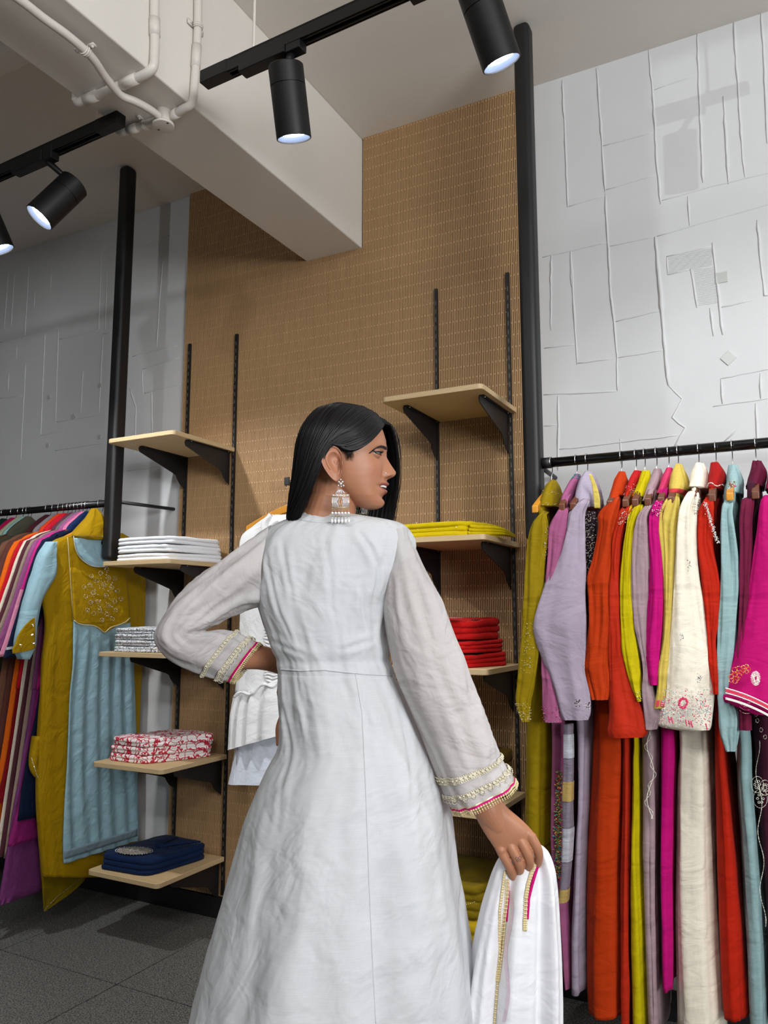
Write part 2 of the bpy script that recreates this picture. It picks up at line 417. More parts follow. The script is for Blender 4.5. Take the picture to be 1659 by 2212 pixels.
RIDGES += [(lw, 1.0, l) for l in ([(70, 630), (35, 1110)], [(122, 625), (92, 1090)], [(240, 575), (205, 1170)], [(288, 795), (280, 935)], [(425, 605), (415, 795)],
 [(840, 370), (812, 1130)], [(890, 365), (868, 1105)], [(140, 1235), (135, 1360)], [(372, 1140), (335, 2000)], [(482, 1100), (458, 1890)], [(850, 1155), (815, 1800)],
 [(685, 1450), (665, 1810)], [(212, 1395), (170, 2200)], [(75, 1470), (65, 1620)], [(1345, 515), (1315, 880), (1290, 1260)], [(1172, 1445), (1178, 1640)],
 [(1250, 1615), (1255, 1990)], [(1505, 1560), (1510, 1990)], [(1070, 1600), (1122, 1755), (1110, 2140)])]
RIDGES += [(lw, 0.7, l) for l in ([(0, 1220), (240, 1160), (480, 1100)], [(490, 1195), (810, 1125)], [(850, 1155), (920, 1135)], [(890, 550), (950, 540)], [(880, 900), (940, 885)],
 [(1195, 425), (1300, 385), (1400, 335)], [(1345, 515), (1490, 460)], [(1090, 1335), (1460, 1245)], [(1175, 1440), (1480, 1345)], [(1190, 1640), (1505, 1560)],
 [(0, 1680), (190, 1660)], [(460, 1875), (870, 1810)], [(330, 1985), (530, 1945)], [(455, 2110), (870, 2045)], [(1040, 2280), (1350, 2235)])]
rd = random.Random(3)
for f, wd, l in RIDGES:
    pts = [onY(*f(*p), YW) for p in l]; P = []
    for i in range(len(pts)-1):
        k = max(2, int(np.linalg.norm(pts[i+1]-pts[i])/0.03))
        for j in range(k):
            p = pts[i]+(pts[i+1]-pts[i])*j/k
            P.append(p+A(rd.uniform(-1, 1)*0.0012, 0, rd.uniform(-1, 1)*0.0012))
    P.append(pts[-1])
    rr = [0.0033*wd*rd.uniform(0.75, 1.3) for _ in P]; rr[0] *= 0.5; rr[-1] *= 0.5
    m = MB(); m.tube(P, rr, 6); m.build('plaster_ridge', M_wall, wall, True)
# combed L-shaped patch of plaster
cm = MB()
for (x0, x1, y0, y1) in ((945, 1255, 0, 0), (1130, 1285, 1, 1)):
    for i in range(14 if y0 == 0 else 24):
        if y0 == 0: a = (x0, 525+i*9.0); b_ = (x1, 450+i*9.0+4)
        else: a = (x0+(i*0.9), 610+i*11); b_ = (x1+i*0.9, 590+i*11)
        n_ = 12; pa = onY(*rw(*a), YW); pb = onY(*rw(*b_), YW)
        cm.tube([pa+(pb-pa)*t/n_+A(0, 0, 0.0012*math.sin(t*2.1+i)) for t in range(n_+1)], 0.0014, 4, False)
stuff(cm.build('combed_plaster', M_wall, wall, True))
M_chip = plain('grey_mosaic', srgb(186, 188, 184), 0.25)
for f, x, y, sz, rot in ((rw, 1325, 665, 25, 0.0), (rw, 1375, 1243, 24, 0.7), (lw, 405, 1670, 15, 0.2), (lw, 605, 1830, 17, 0.5), (lw, 825, 1575, 14, 0.1), (lw, 820, 2000, 14, 0), (lw, 395, 2067, 14, 0.2)):
    c = onY(*f(x, y), YW); s = 0.0011*sz/3.3*2.2 if f is rw else 0.0012*sz/3.8*2.4
    m = MB(); m.obox(c, A(math.cos(rot), 0, math.sin(rot))*s, A(0, 0.004, 0), A(-math.sin(rot), 0, math.cos(rot))*s)
    m.build('mosaic_chip', M_chip, wall)
# ================================================================== SLATTED PANEL
def ply(name, col, along='x', edge=False):
    m, nt, b, N, L = new_mat(name)
    gm = N.new('ShaderNodeTexCoord'); mp = N.new('ShaderNodeMapping')
    mp.inputs['Scale'].default_value = (2.2, 26, 26) if along == 'x' else (40, 40, 1.6)
    n = N.new('ShaderNodeTexNoise'); n.inputs['Scale'].default_value = 3; n.inputs['Detail'].default_value = 6; n.inputs['Distortion'].default_value = 0.6
    L.new(gm.outputs['Object'], mp.inputs['Vector']); L.new(mp.outputs['Vector'], n.inputs['Vector'])
    mx = N.new('ShaderNodeMix'); mx.data_type = 'RGBA'
    mx.inputs['A'].default_value = tuple(c*0.78 for c in col[:3])+(1,); mx.inputs['B'].default_value = tuple(min(1, c*1.15) for c in col[:3])+(1,)
    L.new(n.outputs['Fac'], mx.inputs['Factor']); res = mx.outputs['Result']
    if edge:      # layered veneers on the cut edge
        sx = N.new('ShaderNodeSeparateXYZ'); L.new(gm.outputs['Object'], sx.inputs[0])
        ml = N.new('ShaderNodeMath'); ml.operation = 'MULTIPLY'; ml.inputs[1].default_value = 2*math.pi/0.0042; L.new(sx.outputs['Z'], ml.inputs[0])
        sn = N.new('ShaderNodeMath'); sn.operation = 'SINE'; L.new(ml.outputs[0], sn.inputs[0])
        mr = N.new('ShaderNodeMapRange'); mr.inputs['From Min'].default_value = -0.4; mr.inputs['From Max'].default_value = 0.4
        L.new(sn.outputs[0], mr.inputs['Value'])
        m2 = N.new('ShaderNodeMix'); m2.data_type = 'RGBA'; m2.inputs['A'].default_value = tuple(c*0.62 for c in col[:3])+(1,)
        L.new(mr.outputs['Result'], m2.inputs['Factor']); L.new(res, m2.inputs['B']); res = m2.outputs['Result']
    L.new(res, b.inputs['Base Color']); b.inputs['Roughness'].default_value = 0.55
    return m
M_slat = ply('oak_veneer', srgb(184, 147, 105), 'z')
M_birch = ply('birch_face', srgb(205, 176, 130), 'x'); M_edge = ply('plywood_edge', srgb(214, 186, 142), 'x', True)
PX0, PX1, YP = -2.522, -0.80, 2.745
panel = thing('slatted_wall_panel', (-1.66, YP, 0.09), 'tall slotted oak veneer panel on the back wall behind the shelves', 'wall panel')
boxobj('backing_board', (PX0, PX1, YP+0.012, YW, 0.09, ZC), plain('dark_backing', srgb(30, 24, 18), 0.9), panel)
PIT_S = 0.0072; ns = int((PX1-PX0)/PIT_S); sl = MB(); br = MB()
for i in range(ns):
    x = PX0+0.004+i*PIT_S
    if -1.84 < x < -1.55: z1 = 2.80
    else: z1 = ZC
    sl.box(x, x+0.0043, YP, YP+0.012, 0.09, z1)
    z = 0.09+(0.047 if i % 2 else 0.0)
    while z < z1-0.01:
        br.box(x+0.0043, x+PIT_S, YP+0.0004, YP+0.012, z, z+0.006); z += 0.094
stuff(sl.build('slats', M_slat, panel)); stuff(br.build('slat_bridges', M_slat, panel))
# ================================================================== CONDUITS under the beam
def clamp(parent, p, ax, r, out):
    """saddle clip: band round the pipe with two screwed ears"""
    ax = ax/np.linalg.norm(ax); sd = np.cross(ax, out); m = MB()
    ring = [p+(sd*math.cos(a)+out*math.sin(a))*(r+0.002) for a in np.linspace(-0.4, math.pi+0.4, 12)]
    for k in (-0.006, 0.006): m.tube([q+ax*k for q in ring], 0.0022, 6)
    m.tube(ring, 0.0035, 6)
    for sgn in (-1, 1): m.obox(p+sd*sgn*(r+0.011)-out*(r-0.004), ax*0.008, sd*0.011, out*0.002)
    o = m.build('pipe_clip', M_pipe, parent, True)
    for sgn in (-1, 1):
        s_ = MB(); s_.ball(p+sd*sgn*(r+0.013)-out*(r-0.007), 0.0045, 8, 4); s_.build('screw', M_pipe, o, True)
def conduit(pts, r, label, sleeves=(), clips=(), out=A(0, 0, -1)):
    t = thing('electrical_conduit', pts[0], label, 'conduit')
    m = MB(); m.tube(pts, r, 14, smooth=6); m.build('pipe', M_pipe, t, True)
    for a, b in sleeves:
        s = MB(); s.tube([a, b], r+0.0022, 14); s.build('coupler', M_pipe, t, True)
    for p, ax, o in clips: clamp(t, p, ax, r, o)
    return t
def cc(x, y): return 140+x/5.184, 40+y/5.184
ZA, ZB, XR = 2.752, 2.786, -1.540
Apts = [onZ(u, v, ZA+0.015) for u, v in ((-60, -70), (42, -1), (95, 40), (140, 72), (182, 107), (204, 131), (225, 163), (248, 192), (265, 208), (294, 220), (323, 236), (345, 252))]
conduit(Apts, 0.0115, 'white curving pipe along the beam soffit ending in the round box', clips=[(onZ(184, 109, ZA+0.015), Apts[5]-Apts[3], A(0, 0, -1))])
Bp = [onX(335, -70, XR)]+[onX(*cc(x, y), XR) for x, y in ((1005, 0), (1008, 200), (1005, 390))]
zb = [onZ(*cc(x, y), ZB) for x, y in ((780, 680), (500, 800), (230, 915))]
corner = A(XR-0.004, (Bp[-1][1]+zb[0][1])/2, ZB+0.012)
endB = A(-1.848, zb[-1][1]+0.004, ZB+0.014)
Bp = Bp+[corner]+zb+[endB, endB+A(-0.004, 0, 0.06), endB+A(-0.004, 0, 0.5)]
dB = zb[1]-zb[0]; dB /= np.linalg.norm(dB)
conduit(Bp, 0.0135, 'white pipe bending round the beam edge, left of the two on the beam side',
        [(Bp[1], Bp[2]), (zb[0]-dB*0.01, zb[0]+dB*0.05), (zb[2]-dB*0.05, zb[2])], [(zb[0]+dB*0.075, dB, A(0, 0, -1))])
Cp = [onX(428, -70, XR)]+[onX(*cc(x, y), XR) for x, y in ((1490, 0), (1480, 300), (1465, 550), (1450, 750))]
zc_ = [onZ(*cc(x, y), ZB) for x, y in ((1320, 1015), (1180, 1105))]
cornC = A(XR-0.003, (Cp[-1][1]*0.5+zc_[0][1]*0.5), ZB+0.012)
conduit(Cp+[cornC]+zc_, 0.0125, 'white pipe on the beam side running down into the round box',
        [(Cp[2], Cp[3]), (zc_[0]*0.6+zc_[1]*0.4, zc_[1])], [(Cp[1]+(Cp[2]-Cp[1])*0.3, Cp[2]-Cp[1], A(1, 0, 0))])
zd = [onZ(*cc(x, y), ZB) for x, y in ((1060, 1130), (900, 1190), (740, 1245))]
endD = A(-1.847, zd[-1][1]+0.003, ZB+0.012)
dD = zd[1]-zd[0]; dD /= np.linalg.norm(dD)
conduit(zd+[endD, endD+A(-0.003, 0, 0.05), endD+A(-0.003, 0, 0.4)], 0.0125, 'short white pipe from the round box to the left beam edge above the track end', [(zd[2]-dD*0.03, zd[2]+dD*0.01)], [(zd[1], dD, A(0, 0, -1))])
jb = onZ(*cc(1105, 1130), 2.775); jt = thing('junction_box', (jb[0], jb[1], 2.80), 'round white junction box under the ceiling beam where pipes meet', 'junction box')
m = MB(); m.tube([A(jb[0], jb[1], 2.80), A(jb[0], jb[1], 2.772), A(jb[0], jb[1], 2.758)], [0.026, 0.022, 0.029], 24); m.build('box_body', M_pipe, jt, True)
m = MB(); m.tube([A(jb[0], jb[1], 2.760), A(jb[0], jb[1], 2.752), A(jb[0], jb[1], 2.7515)], [0.033, 0.033, 0.031], 28); lid = m.build('lid', M_pipe, jt, True)
for s in (-1, 1):
    m = MB(); m.ball(A(jb[0]+s*0.024, jb[1]-s*0.006, 2.7518), 0.004, 8, 4, (1, 1, 0.4)); m.build('screw', plain('dark_screw', srgb(40, 36, 32), 0.6), lid, True)
# ================================================================== TRACKS AND SPOTLIGHTS
ZT = 2.78
dT = onZ(820, 13, ZT)-onZ(0, 380, ZT); dT /= np.linalg.norm(dT); nT = A(-dT[1], dT[0], 0)
P0 = onZ(452, 170, ZT); P1 = onZ(252, 262, ZT); PE = P0+dT*1.55
M_blue = plain('blue_copper_strip', srgb(40, 74, 128), 0.4)
M_lens = None
def emit(name, col, st):
    m, nt, b, N, L = new_mat(name)
    b.inputs['Emission Color'].default_value = col; b.inputs['Emission Strength'].default_value = st
    return m
M_led = emit('led_glow', (0.95, 0.98, 1, 1), 40.0)
M_refl = plain('frosted_reflector', srgb(120, 132, 158), 0.3, 0.5)
def track(a, b, label, capend):
    t = thing('lighting_track', (a+b)/2, label, 'lighting track')
    ctr = (a+b)/2; half = np.linalg.norm(b-a)/2; m = MB(); w, h = 0.0175, 0.017
    m.obox(ctr+A(0, 0, h), dT*half, nT*w, A(0, 0, 0.003))
    for s in (-1, 1):
        m.obox(ctr+nT*s*(w-0.003), dT*half, nT*0.003, A(0, 0, h))
        m.obox(ctr+nT*s*(w-0.007)-A(0, 0, h-0.003), dT*half, nT*0.004, A(0, 0, 0.003))
    m.build('rail', M_track, t)
    s_ = MB()
    for s in (-1, 1): s_.obox(ctr+nT*s*0.009+A(0, 0, 0.004), dT*half, nT*0.0018, A(0, 0, 0.0018))
    s_.build('conductor_strip', M_blue, t)
    for e, sg in capend:
        m = MB(); m.obox(e+dT*sg*0.03+A(0, 0, 0.002), dT*0.05, nT*0.0185, A(0, 0, 0.0195)); c = m.build('end_cap', M_track, t); bevel(c, 0.002)
    return t
tr1 = track(P0, PE, 'black lighting track hung right of the ceiling beam, above the woman', [(P0, 1), (PE, -1)])
tr2 = track(P1-dT*2.4, P1, 'black lighting track hung left of the ceiling beam', [(P1, -1)])
SE = onY(1600, 195, YW); KS = 7.0
LS = SE+(PE-SE)*KS                               # lamp far back in the shop
spot('entrance_lamp', tuple(LS), tuple(onY(1560, 330, YW)), 480, 16, 0.5, 0.02)
def beyond(u, v, Y): s_ = onY(u, v, YW); return LS+(s_-LS)*((Y-LS[1])/(s_[1]-LS[1]))
e1 = beyond(1414, 300, -2.4); e2 = beyond(1500, 112, -2.4)
struct(boxobj('light_crop_pillar', (e1[0]-0.5, e1[0], -2.7, -2.4, 0, ZC), M_wall))  # unseen, placed to cut off the far lamp's light sideways
struct(boxobj('light_crop_lintel', (e1[0], e1[0]+2.0, -2.7, -2.4, e2[2], ZC), M_wall))  # also unseen, crops that light along its top edge
def wire(t, p, r, mat):
    m = MB(); m.tube([p+A(0, 0, 0.018), p+A(0.002, 0, 0.05), A(p[0], p[1], ZC)], r, 8); m.build('hanging_wire', mat, t, True)
    m = MB(); m.tube([p+A(0, 0, 0.016), p+A(0, 0, 0.03)], r*2, 8); m.build('wire_grip', M_pipe, t, True)
wp = P0+dT*float((onZ(541, 108, ZT+0.02)-P0)@dT); wire(tr1, wp, 0.0042, M_pipe)
wp = P1+dT*float((onZ(206, 268, ZT+0.02)-P1)@dT); wire(tr2, wp, 0.0012, M_pipe)
def lamp(adp, top, bot, ratio, R, L, label, power, spread=55, world=None):
    """adp: pixel of the adapter on the track; top/bot: pixel centres of the cylinder ends"""
    s = float((onZ(*adp, ZT)-P0)@dT); a = P0+dT*s
    vd = ray((top[0]+bot[0])/2, (top[1]+bot[1])/2); vd = vd/np.linalg.norm(vd)
    pl_d = (a-CAM)@FW
    pt = CAM+ray(*top)*pl_d; pb = CAM+ray(*bot)*pl_d
    sd = pb-pt; sd = sd-vd*(sd@vd); sd /= np.linalg.norm(sd)
    ax = sd*math.sqrt(1-ratio**2)-vd*ratio
    if world is not None: a, mid, ax = world
    else: mid = (pt+pb)/2
    ctop = mid-ax*L/2; cbot = mid+ax*L/2
    t = thing('track_spotlight', a, label, 'spotlight', 'spotlights on the ceiling tracks')
    m = MB(); m.obox(a-dT*0.055+A(0, 0, -0.016), dT*0.08, nT*0.0185, A(0, 0, 0.02)); bevel(m.build('driver_box', M_track, t), 0.003)
    m = MB(); m.obox(a+dT*0.05+A(0, 0, -0.014), dT*0.024, nT*0.0165, A(0, 0, 0.026)); m.obox(a+dT*0.082+A(0, 0, -0.006), dT*0.012, nT*0.006, A(0, 0, 0.003)); bevel(m.build('adapter', M_track, t), 0.003)
    st = a+dT*0.035+A(0, 0, -0.035)
    m = MB(); m.tube([st, st*0.5+ctop*0.5+A(0, 0, -0.004), ctop+ax*0.012], [0.011, 0.009, 0.012], 12); m.build('swivel_stem', M_track, t, True)
    prof = [(0.0, 0.0), (0.0, R-0.003), (0.003, R), (L*0.28, R), (L*0.282, R-0.002), (L*0.29, R-0.002), (L*0.292, R), (L-0.001, R), (L, R-0.001), (L, R-0.003), (L-0.004, R-0.0035)]
    m = MB(); m.lathe(ctop, ax, prof, 40); o = m.build('housing', M_track, t, False)
    sm = o.modifiers.new('edge', 'EDGE_SPLIT'); sm.split_angle = math.radians(30); o.data.polygons.foreach_set('use_smooth', [True]*len(o.data.polygons))
    m = MB(); m.lathe(cbot, ax, [(-0.0150, R*0.74), (-0.003, R-0.0035)]); m.build('reflector', M_refl, t, True)
    m = MB(); m.lathe(cbot, ax, [(-0.0125, 0.0), (-0.0130, R*0.55), (-0.0150, R*0.75)]); m.build('led_lens', M_led, t, True)
    sp_ = spot('track_light', tuple(cbot+ax*0.006), tuple(cbot+ax), power, spread, 0.6, 0.03)
    return t, cbot, ax
lamp((615, 108), (618, 152), (634, 290), 0.30, 0.0475, 0.187, 'black track spotlight hanging almost straight down beside the wooden panel', 22)
lamp((1005, -55), (1028, -28), (1083, 135), 0.34, 0.0475, 0.187, 'black track spotlight cut by the top photo edge, in front of the right post', 45, 65)
lamp((121, 352), (162, 397), (85, 470), 0.36, 0.050, 0.178, 'black track spotlight tilted down left, whole cylinder in view left of the beam', 62, 85)
lamp((-16, 415), (-43, 440), (-1, 538), 0.36, 0.050, 0.178, 'black track spotlight cut by the left edge of the photo', 70, 95)
sl_ = onY(1470, 350, YW); lc_ = sl_+(LS-sl_)/KS
lamp((0, 0), (618, 152), (634, 290), 0.3, 0.0475, 0.187, 'black track spotlight near the far right end of the right track', 30, 60, world=(P0+dT*float((lc_-P0)@dT), lc_, A(-0.03, 0.06, -1)/np.linalg.norm([.03, .06, 1])))
we = SE+0; wire(tr1, PE-dT*0.09, 0.0042, M_pipe)
# ================================================================== HANGING COLUMNS AND RAILS
def fluted():
    m, nt, b, N, L = new_mat('black_grained_post')
    tc = N.new('ShaderNodeTexCoord'); mp = N.new('ShaderNodeMapping'); mp.inputs['Scale'].default_value = (420, 420, 3)
    n = N.new('ShaderNodeTexNoise'); n.inputs['Scale'].default_value = 1; n.inputs['Detail'].default_value = 3
    L.new(tc.outputs['Object'], mp.inputs[0]); L.new(mp.outputs[0], n.inputs['Vector'])
    bp = N.new('ShaderNodeBump'); bp.inputs['Strength'].default_value = 0.3; bp.inputs['Distance'].default_value = 0.001
    L.new(n.outputs['Fac'], bp.inputs['Height']); L.new(bp.outputs['Normal'], b.inputs['Normal'])
    b.inputs['Base Color'].default_value = srgb(15, 15, 17); b.inputs['Roughness'].default_value = 0.5
    return m
M_post = fluted()
def post(x0, x1, label):
    t = thing('hanging_post', ((x0+x1)/2, 2.445, 1.49), label, 'post')
    o = boxobj('shaft', (x0, x1, 2.412, 2.478, 1.49, ZC), M_post, t); bevel(o, 0.017, 4)
    return t
post(-2.648, -2.592, 'black square post hanging from the ceiling left of the wooden panel')
post(-0.765, -0.709, 'black square post hanging from the ceiling between wooden panel and white wall')
RZ, RY, RR = 1.74, 2.45, 0.0155
def rail(x0, x1, xb, label):
    t = thing('clothes_rail', ((x0+x1)/2, RY, RZ), label, 'clothes rail')
    m = MB(); m.tube([A(x0, RY, RZ), A(x1, RY, RZ)], RR, 20); m.build('rod', plain('black_gloss_rod', srgb(14, 14, 15), 0.25), t, True)
    m = MB(); m.tube([A(xb[0], RY+0.02, RZ+0.004), A(xb[1], YW, RZ+0.006)], 0.008, 12); m.build('wall_brace', M_black, t, True)
    m = MB()
    xe = x1 if abs(x1) > abs(x0) and x1 < -2 else x0
    m.tube([A(xe, RY, RZ), A(xe+(-0.03 if x1 < -2 else 0.03), RY, RZ)], RR+0.0025, 20); m.build('socket', M_black, t, True)
    return t
rail(-4.6, -2.648, (-2.60, -2.565), 'black round clothes rail on the left, fixed to the left post')
rail(-0.709, 1.6, (-0.735, -0.755), 'black round clothes rail on the right, fixed to the right post')
# ================================================================== SHELVES
def rrect(x0, x1, y0, y1, r, n=6):
    P = []
    for cx, cy, a0 in ((x1-r, y0+r, -90), (x1-0.002, y1-0.002, 0), (x0+0.002, y1-0.002, 90), (x0+r, y0+r, 180)):
        rr_ = r if cy == y0+r else 0.002
        for k in range(n+1):
            a = math.radians(a0+90*k/n); P.append((cx+rr_*math.cos(a), cy+rr_*math.sin(a)))
    return P
def shelf(x0, x1, ztop, ups, label, grp, y0=2.345):
    t = thing('wall_shelf', ((x0+x1)/2, 2.55, ztop-0.018), label, 'shelf', grp)
    th = 0.018; P = rrect(x0, x1, y0, YP-0.012, 0.018); n = len(P); m = MB(); m.mi = 0
    rings = [(0, 0.0012), (0.0012, 0), (th-0.0012, 0), (th, 0.0012)]
    V = []
    cx, cy = (x0+x1)/2, (y0+YP)/2
    for z, ins in rings:
        for x, y in P: V.append((x-(x-cx)/abs(x-cx)*ins, y-(y-cy)/abs(y-cy)*ins, ztop-th+z))
    F = [(i*n+k, i*n+(k+1) % n, (i+1)*n+(k+1) % n, (i+1)*n+k) for i in range(3) for k in range(n)]
    m.add(V, F); m.mi = 1; m.add(V[:n], [tuple(range(n-1, -1, -1))]); m.add(V[3*n:], [tuple(range(n))])
    m.build('board', [M_edge, M_birch], t, False)
    for x in ups:
        yb, zt = YP-0.012, ztop-th; b = MB()
        prof = [(yb, zt), (yb-0.285, zt), (yb-0.292, zt-0.012), (yb-0.285, zt-0.026), (yb-0.075, zt-0.086), (yb-0.058, zt-0.094), (yb-0.048, zt-0.11), (yb-0.03, zt-0.13), (yb-0.004, zt-0.145), (yb, zt-0.15)]
        k = len(prof); V = [(x-0.002, y, z) for y, z in prof]+[(x+0.002, y, z) for y, z in prof]
        b.add(V, [tuple(range(k)), tuple(range(2*k-1, k-1, -1))]+[((i+1) % k, i, i+k, (i+1) % k+k) for i in range(k)])
        b.box(x-0.002, x+0.016, yb-0.285, yb-0.002, zt-0.0025, zt-0.0003)
        o = b.build('bracket', M_black, t)
        for y in (yb-0.262, yb-0.02):
            s = MB(); s.ball((x+0.010, y, zt-0.003), 0.0035, 8, 4, (1, 1, 0.5)); s.build('screw', M_chrome, o, True)
    return t
LU, RU = (-2.478, -2.200), (-1.207, -0.909)
def upright(x, z1, label):
    t = thing('shelf_upright', (x, YP-0.006, 0.1), label, 'shelf upright', 'slotted black uprights on the wooden panel')
    m = MB(); m.box(x-0.006, x+0.006, YP-0.012, YP-0.001, 0.1, z1)
    m.build('channel', M_black, t)
    m = MB(); z = 0.16
    while z < z1-0.05: m.box(x-0.0018, x+0.0018, YP-0.0126, YP-0.0118, z, z+0.018); z += 0.034
    stuff(m.build('slots', plain('slot_grey', srgb(96, 90, 80), 0.5), t))  # slots in a lighter warm grey than the channel
upright(LU[0], 2.526, 'thin black slotted upright at the left edge of the wooden panel'); upright(LU[1], 2.526, 'thin black slotted upright, second from the left on the wooden panel')
upright(RU[0], 2.542, 'thin black slotted upright right of the woman’s head'); upright(RU[1], 2.547, 'thin black slotted upright beside the right post')
GL, GR = 'plywood shelves on the left uprights', 'plywood shelves on the right uprights'
for z, lb in ((1.996, 'top left plywood shelf, empty, on two black brackets'), (1.475, 'left plywood shelf carrying the plain white folded clothes'),
              (1.105, 'left plywood shelf carrying the grey printed folded clothes'), (0.668, 'left plywood shelf carrying the red and white printed clothes'),
              (0.254, 'lowest left plywood shelf carrying the navy folded kurta')):
    shelf(-2.565, -2.192, z, (LU[0], LU[1]-0.02), lb, GL)
for z, lb in ((2.014, 'top right plywood shelf, empty, beside the woman’s head'), (1.513, 'right plywood shelf carrying the yellow folded cloth'),
              (1.083, 'right plywood shelf carrying the red folded clothes'), (0.645, 'right plywood shelf behind the woman’s embroidered cuff'), (0.215, 'lowest right plywood shelf with mustard clothes behind the woman')):
    shelf(-1.262, -0.884, z, (RU[0], RU[1]-0.012), lb, GR, 2.375)
# ================================================================== FOLDED CLOTHES
def folded(label, cor, z0, h, mat, layers=3, name='folded_kurta', group=None, seed=1, sag=0.15, puff=0.006):
    c = np.mean([A(*q) for q in cor], axis=0)
    fl, fr, brr, bl = [A(*q) for q in cor]
    def bil(u, v): return (fl*(1-u)*(1-v)+fr*u*(1-v)+brr*u*v+bl*(1-u)*v)
    nth = 72; prof = []
    for l in range(layers):
        zl = h*l/layers; hl = h/layers
        prof += [(0.968, zl+hl*0.02), (0.992, zl+hl*0.12), (1.0, zl+hl*0.4), (0.996, zl+hl*0.75), (0.97, zl+hl*0.98)]
    prof += [(0.92, h), (0.8, h), (0.62, h), (0.42, h), (0.2, h), (0.02, h)]
    V = []; UV = []; F = []
    for j, (s, z) in enumerate(prof):
        for k in range(nth):
            a = 2*math.pi*k/nth; lay = min(layers-1, int(z/h*layers-1e-6))
            jit = 1+0.045*noise.noise((lay*3.1+seed, math.cos(a)*1.5, math.sin(a)*1.5))+0.012*noise.noise((a*3, lay*2+seed*5, 0.3))
            u, v = 0.5+0.5*s*jit*spw(math.cos(a), 0.3), 0.5+0.5*s*jit*spw(math.sin(a), 0.3)
            p = bil(u, v)
            zz = z*(1-sag*(1-v)*0.6-sag*0.3*noise.noise((u*3+seed, v*3, 0)))
            if s < 0.95: zz += puff*(1-s)+0.003*noise.noise((u*7+seed, v*7, 1))
            zz += 0.0025*noise.noise((u*9, v*9, z*60+seed))*(z/h)
            V.append((p[0], p[1], z0+max(0.0005, zz))); UV.append((p[0], p[1]+z))
    for j in range(len(prof)-1):
        for k in range(nth): F.append((j*nth+k, j*nth+(k+1) % nth, (j+1)*nth+(k+1) % nth, (j+1)*nth+k))
    F.append(tuple((len(prof)-1)*nth+k for k in range(nth))); F.append(tuple(range(nth-1, -1, -1)))
    t = thing(name, (c[0], c[1], z0), label, 'folded clothes', group)
    mesh('folded_body', V, F, mat, t, True, UV)
    return t, bil
M_wht = fabric('white_cotton', srgb(232, 235, 240), 0.85, 0.06, 0.2)
M_gry = printed('grey_leaf_print', srgb(228, 230, 233), srgb(92, 96, 104), 70, 0.034)
M_redp = printed('red_leaf_print', srgb(236, 230, 230), srgb(190, 34, 62), 34, 0.040)
M_navy = fabric('navy_cotton', srgb(12, 34, 70), 0.7, 0.1, 0.15)
M_yel = fabric('yellow_cotton', srgb(196, 172, 0), 0.75, 0.12)
M_red = fabric('red_cotton', srgb(180, 16, 16), 0.75, 0.14)
M_must = fabric('mustard_cotton', srgb(158, 138, 12), 0.72, 0.14)
M_dkol = fabric('dark_olive_cotton', srgb(92, 70, 18), 0.8, 0.14)
GS = 'white clothes in the stack under the hanging post'
for i, w in enumerate(('bottom', 'middle', 'top')):
    folded(f'plain white folded cloth, {w} of the stack under the left post', [(-2.535, 2.37), (-2.235+0.012*i, 2.372), (-2.19-0.01*i, 2.70), (-2.49, 2.71)], 1.4755+i*0.0335, 0.0345, M_wht, 2, group=GS, seed=3+i, sag=0.25)
for i, w in enumerate(('bottom', 'third from the top', 'second from the top', 'top')):
    folded(f'grey leaf-printed white cloth, {w} of the stack behind the woman’s elbow', [(-2.535+0.006*(i % 2), 2.38), (-2.27, 2.372+0.008*i), (-2.25, 2.66), (-2.50, 2.68)], 1.1055+i*0.0245, 0.025, M_gry, 2, group='grey printed clothes in one stack', seed=8+i, sag=0.2)
for i, w in enumerate(('bottom', 'middle', 'top')):
    folded(f'red leaf-printed white cloth, {w} of its stack', [(-2.555+0.01*i, 2.40), (-2.335, 2.395), (-2.205+0.01*i, 2.67), (-2.44, 2.69)], 0.6685+i*0.032, 0.033, M_redp, 2, group='red printed clothes in one stack', seed=15+i, sag=0.2)
nv, bil = folded('navy blue folded kurta with grey embroidered medallion on the lowest left shelf', [(-2.545, 2.375), (-2.285, 2.385), (-2.235, 2.69), (-2.50, 2.71)], 0.2545, 0.062, M_navy, 3, seed=21)
zt = 0.2545+0.062
def med(u, v, r, asp, n, jr):
    rd = random.Random(5); out = []
    for i in range(n):
        a = rd.uniform(0, 6.28); q = r*math.sqrt(rd.uniform(0.02, 1)); p = bil(u+q*math.cos(a), v+q*asp*math.sin(a)); out.append((p[0], p[1], zt+jr*rd.random()))
    return out
mm = MB(); C0 = bil(0.44, 0.22); ringp = []
for k in range(40):
    p = bil(0.44+0.30*math.cos(k*2*math.pi/40), 0.22+0.17*math.sin(k*2*math.pi/40)); ringp.append((p[0], p[1]))
mm.add([(C0[0], C0[1], zt+0.0055)]+[(p[0]*0.93+C0[0]*0.07, p[1]*0.93+C0[1]*0.07, zt+0.003) for p in ringp], [(0, 1+k, 1+(k+1) % 40) for k in range(40)])
mm.build('medallion', printed('medallion_print', srgb(168, 160, 150), srgb(34, 32, 36), 95, 0.03), nv, True)
beads('medallion_beads', [(p[0], p[1], zt+0.003) for p in ringp]+[(bil(0.44+0.06*math.cos(a), 0.22+0.045*math.sin(a))[0], bil(0.44+0.06*math.cos(a), 0.22+0.045*math.sin(a))[1], zt+0.006) for a in np.linspace(0, 6, 12)], plain('silver_bead', srgb(225, 225, 225), 0.25, 0.5), nv, 0.0028)
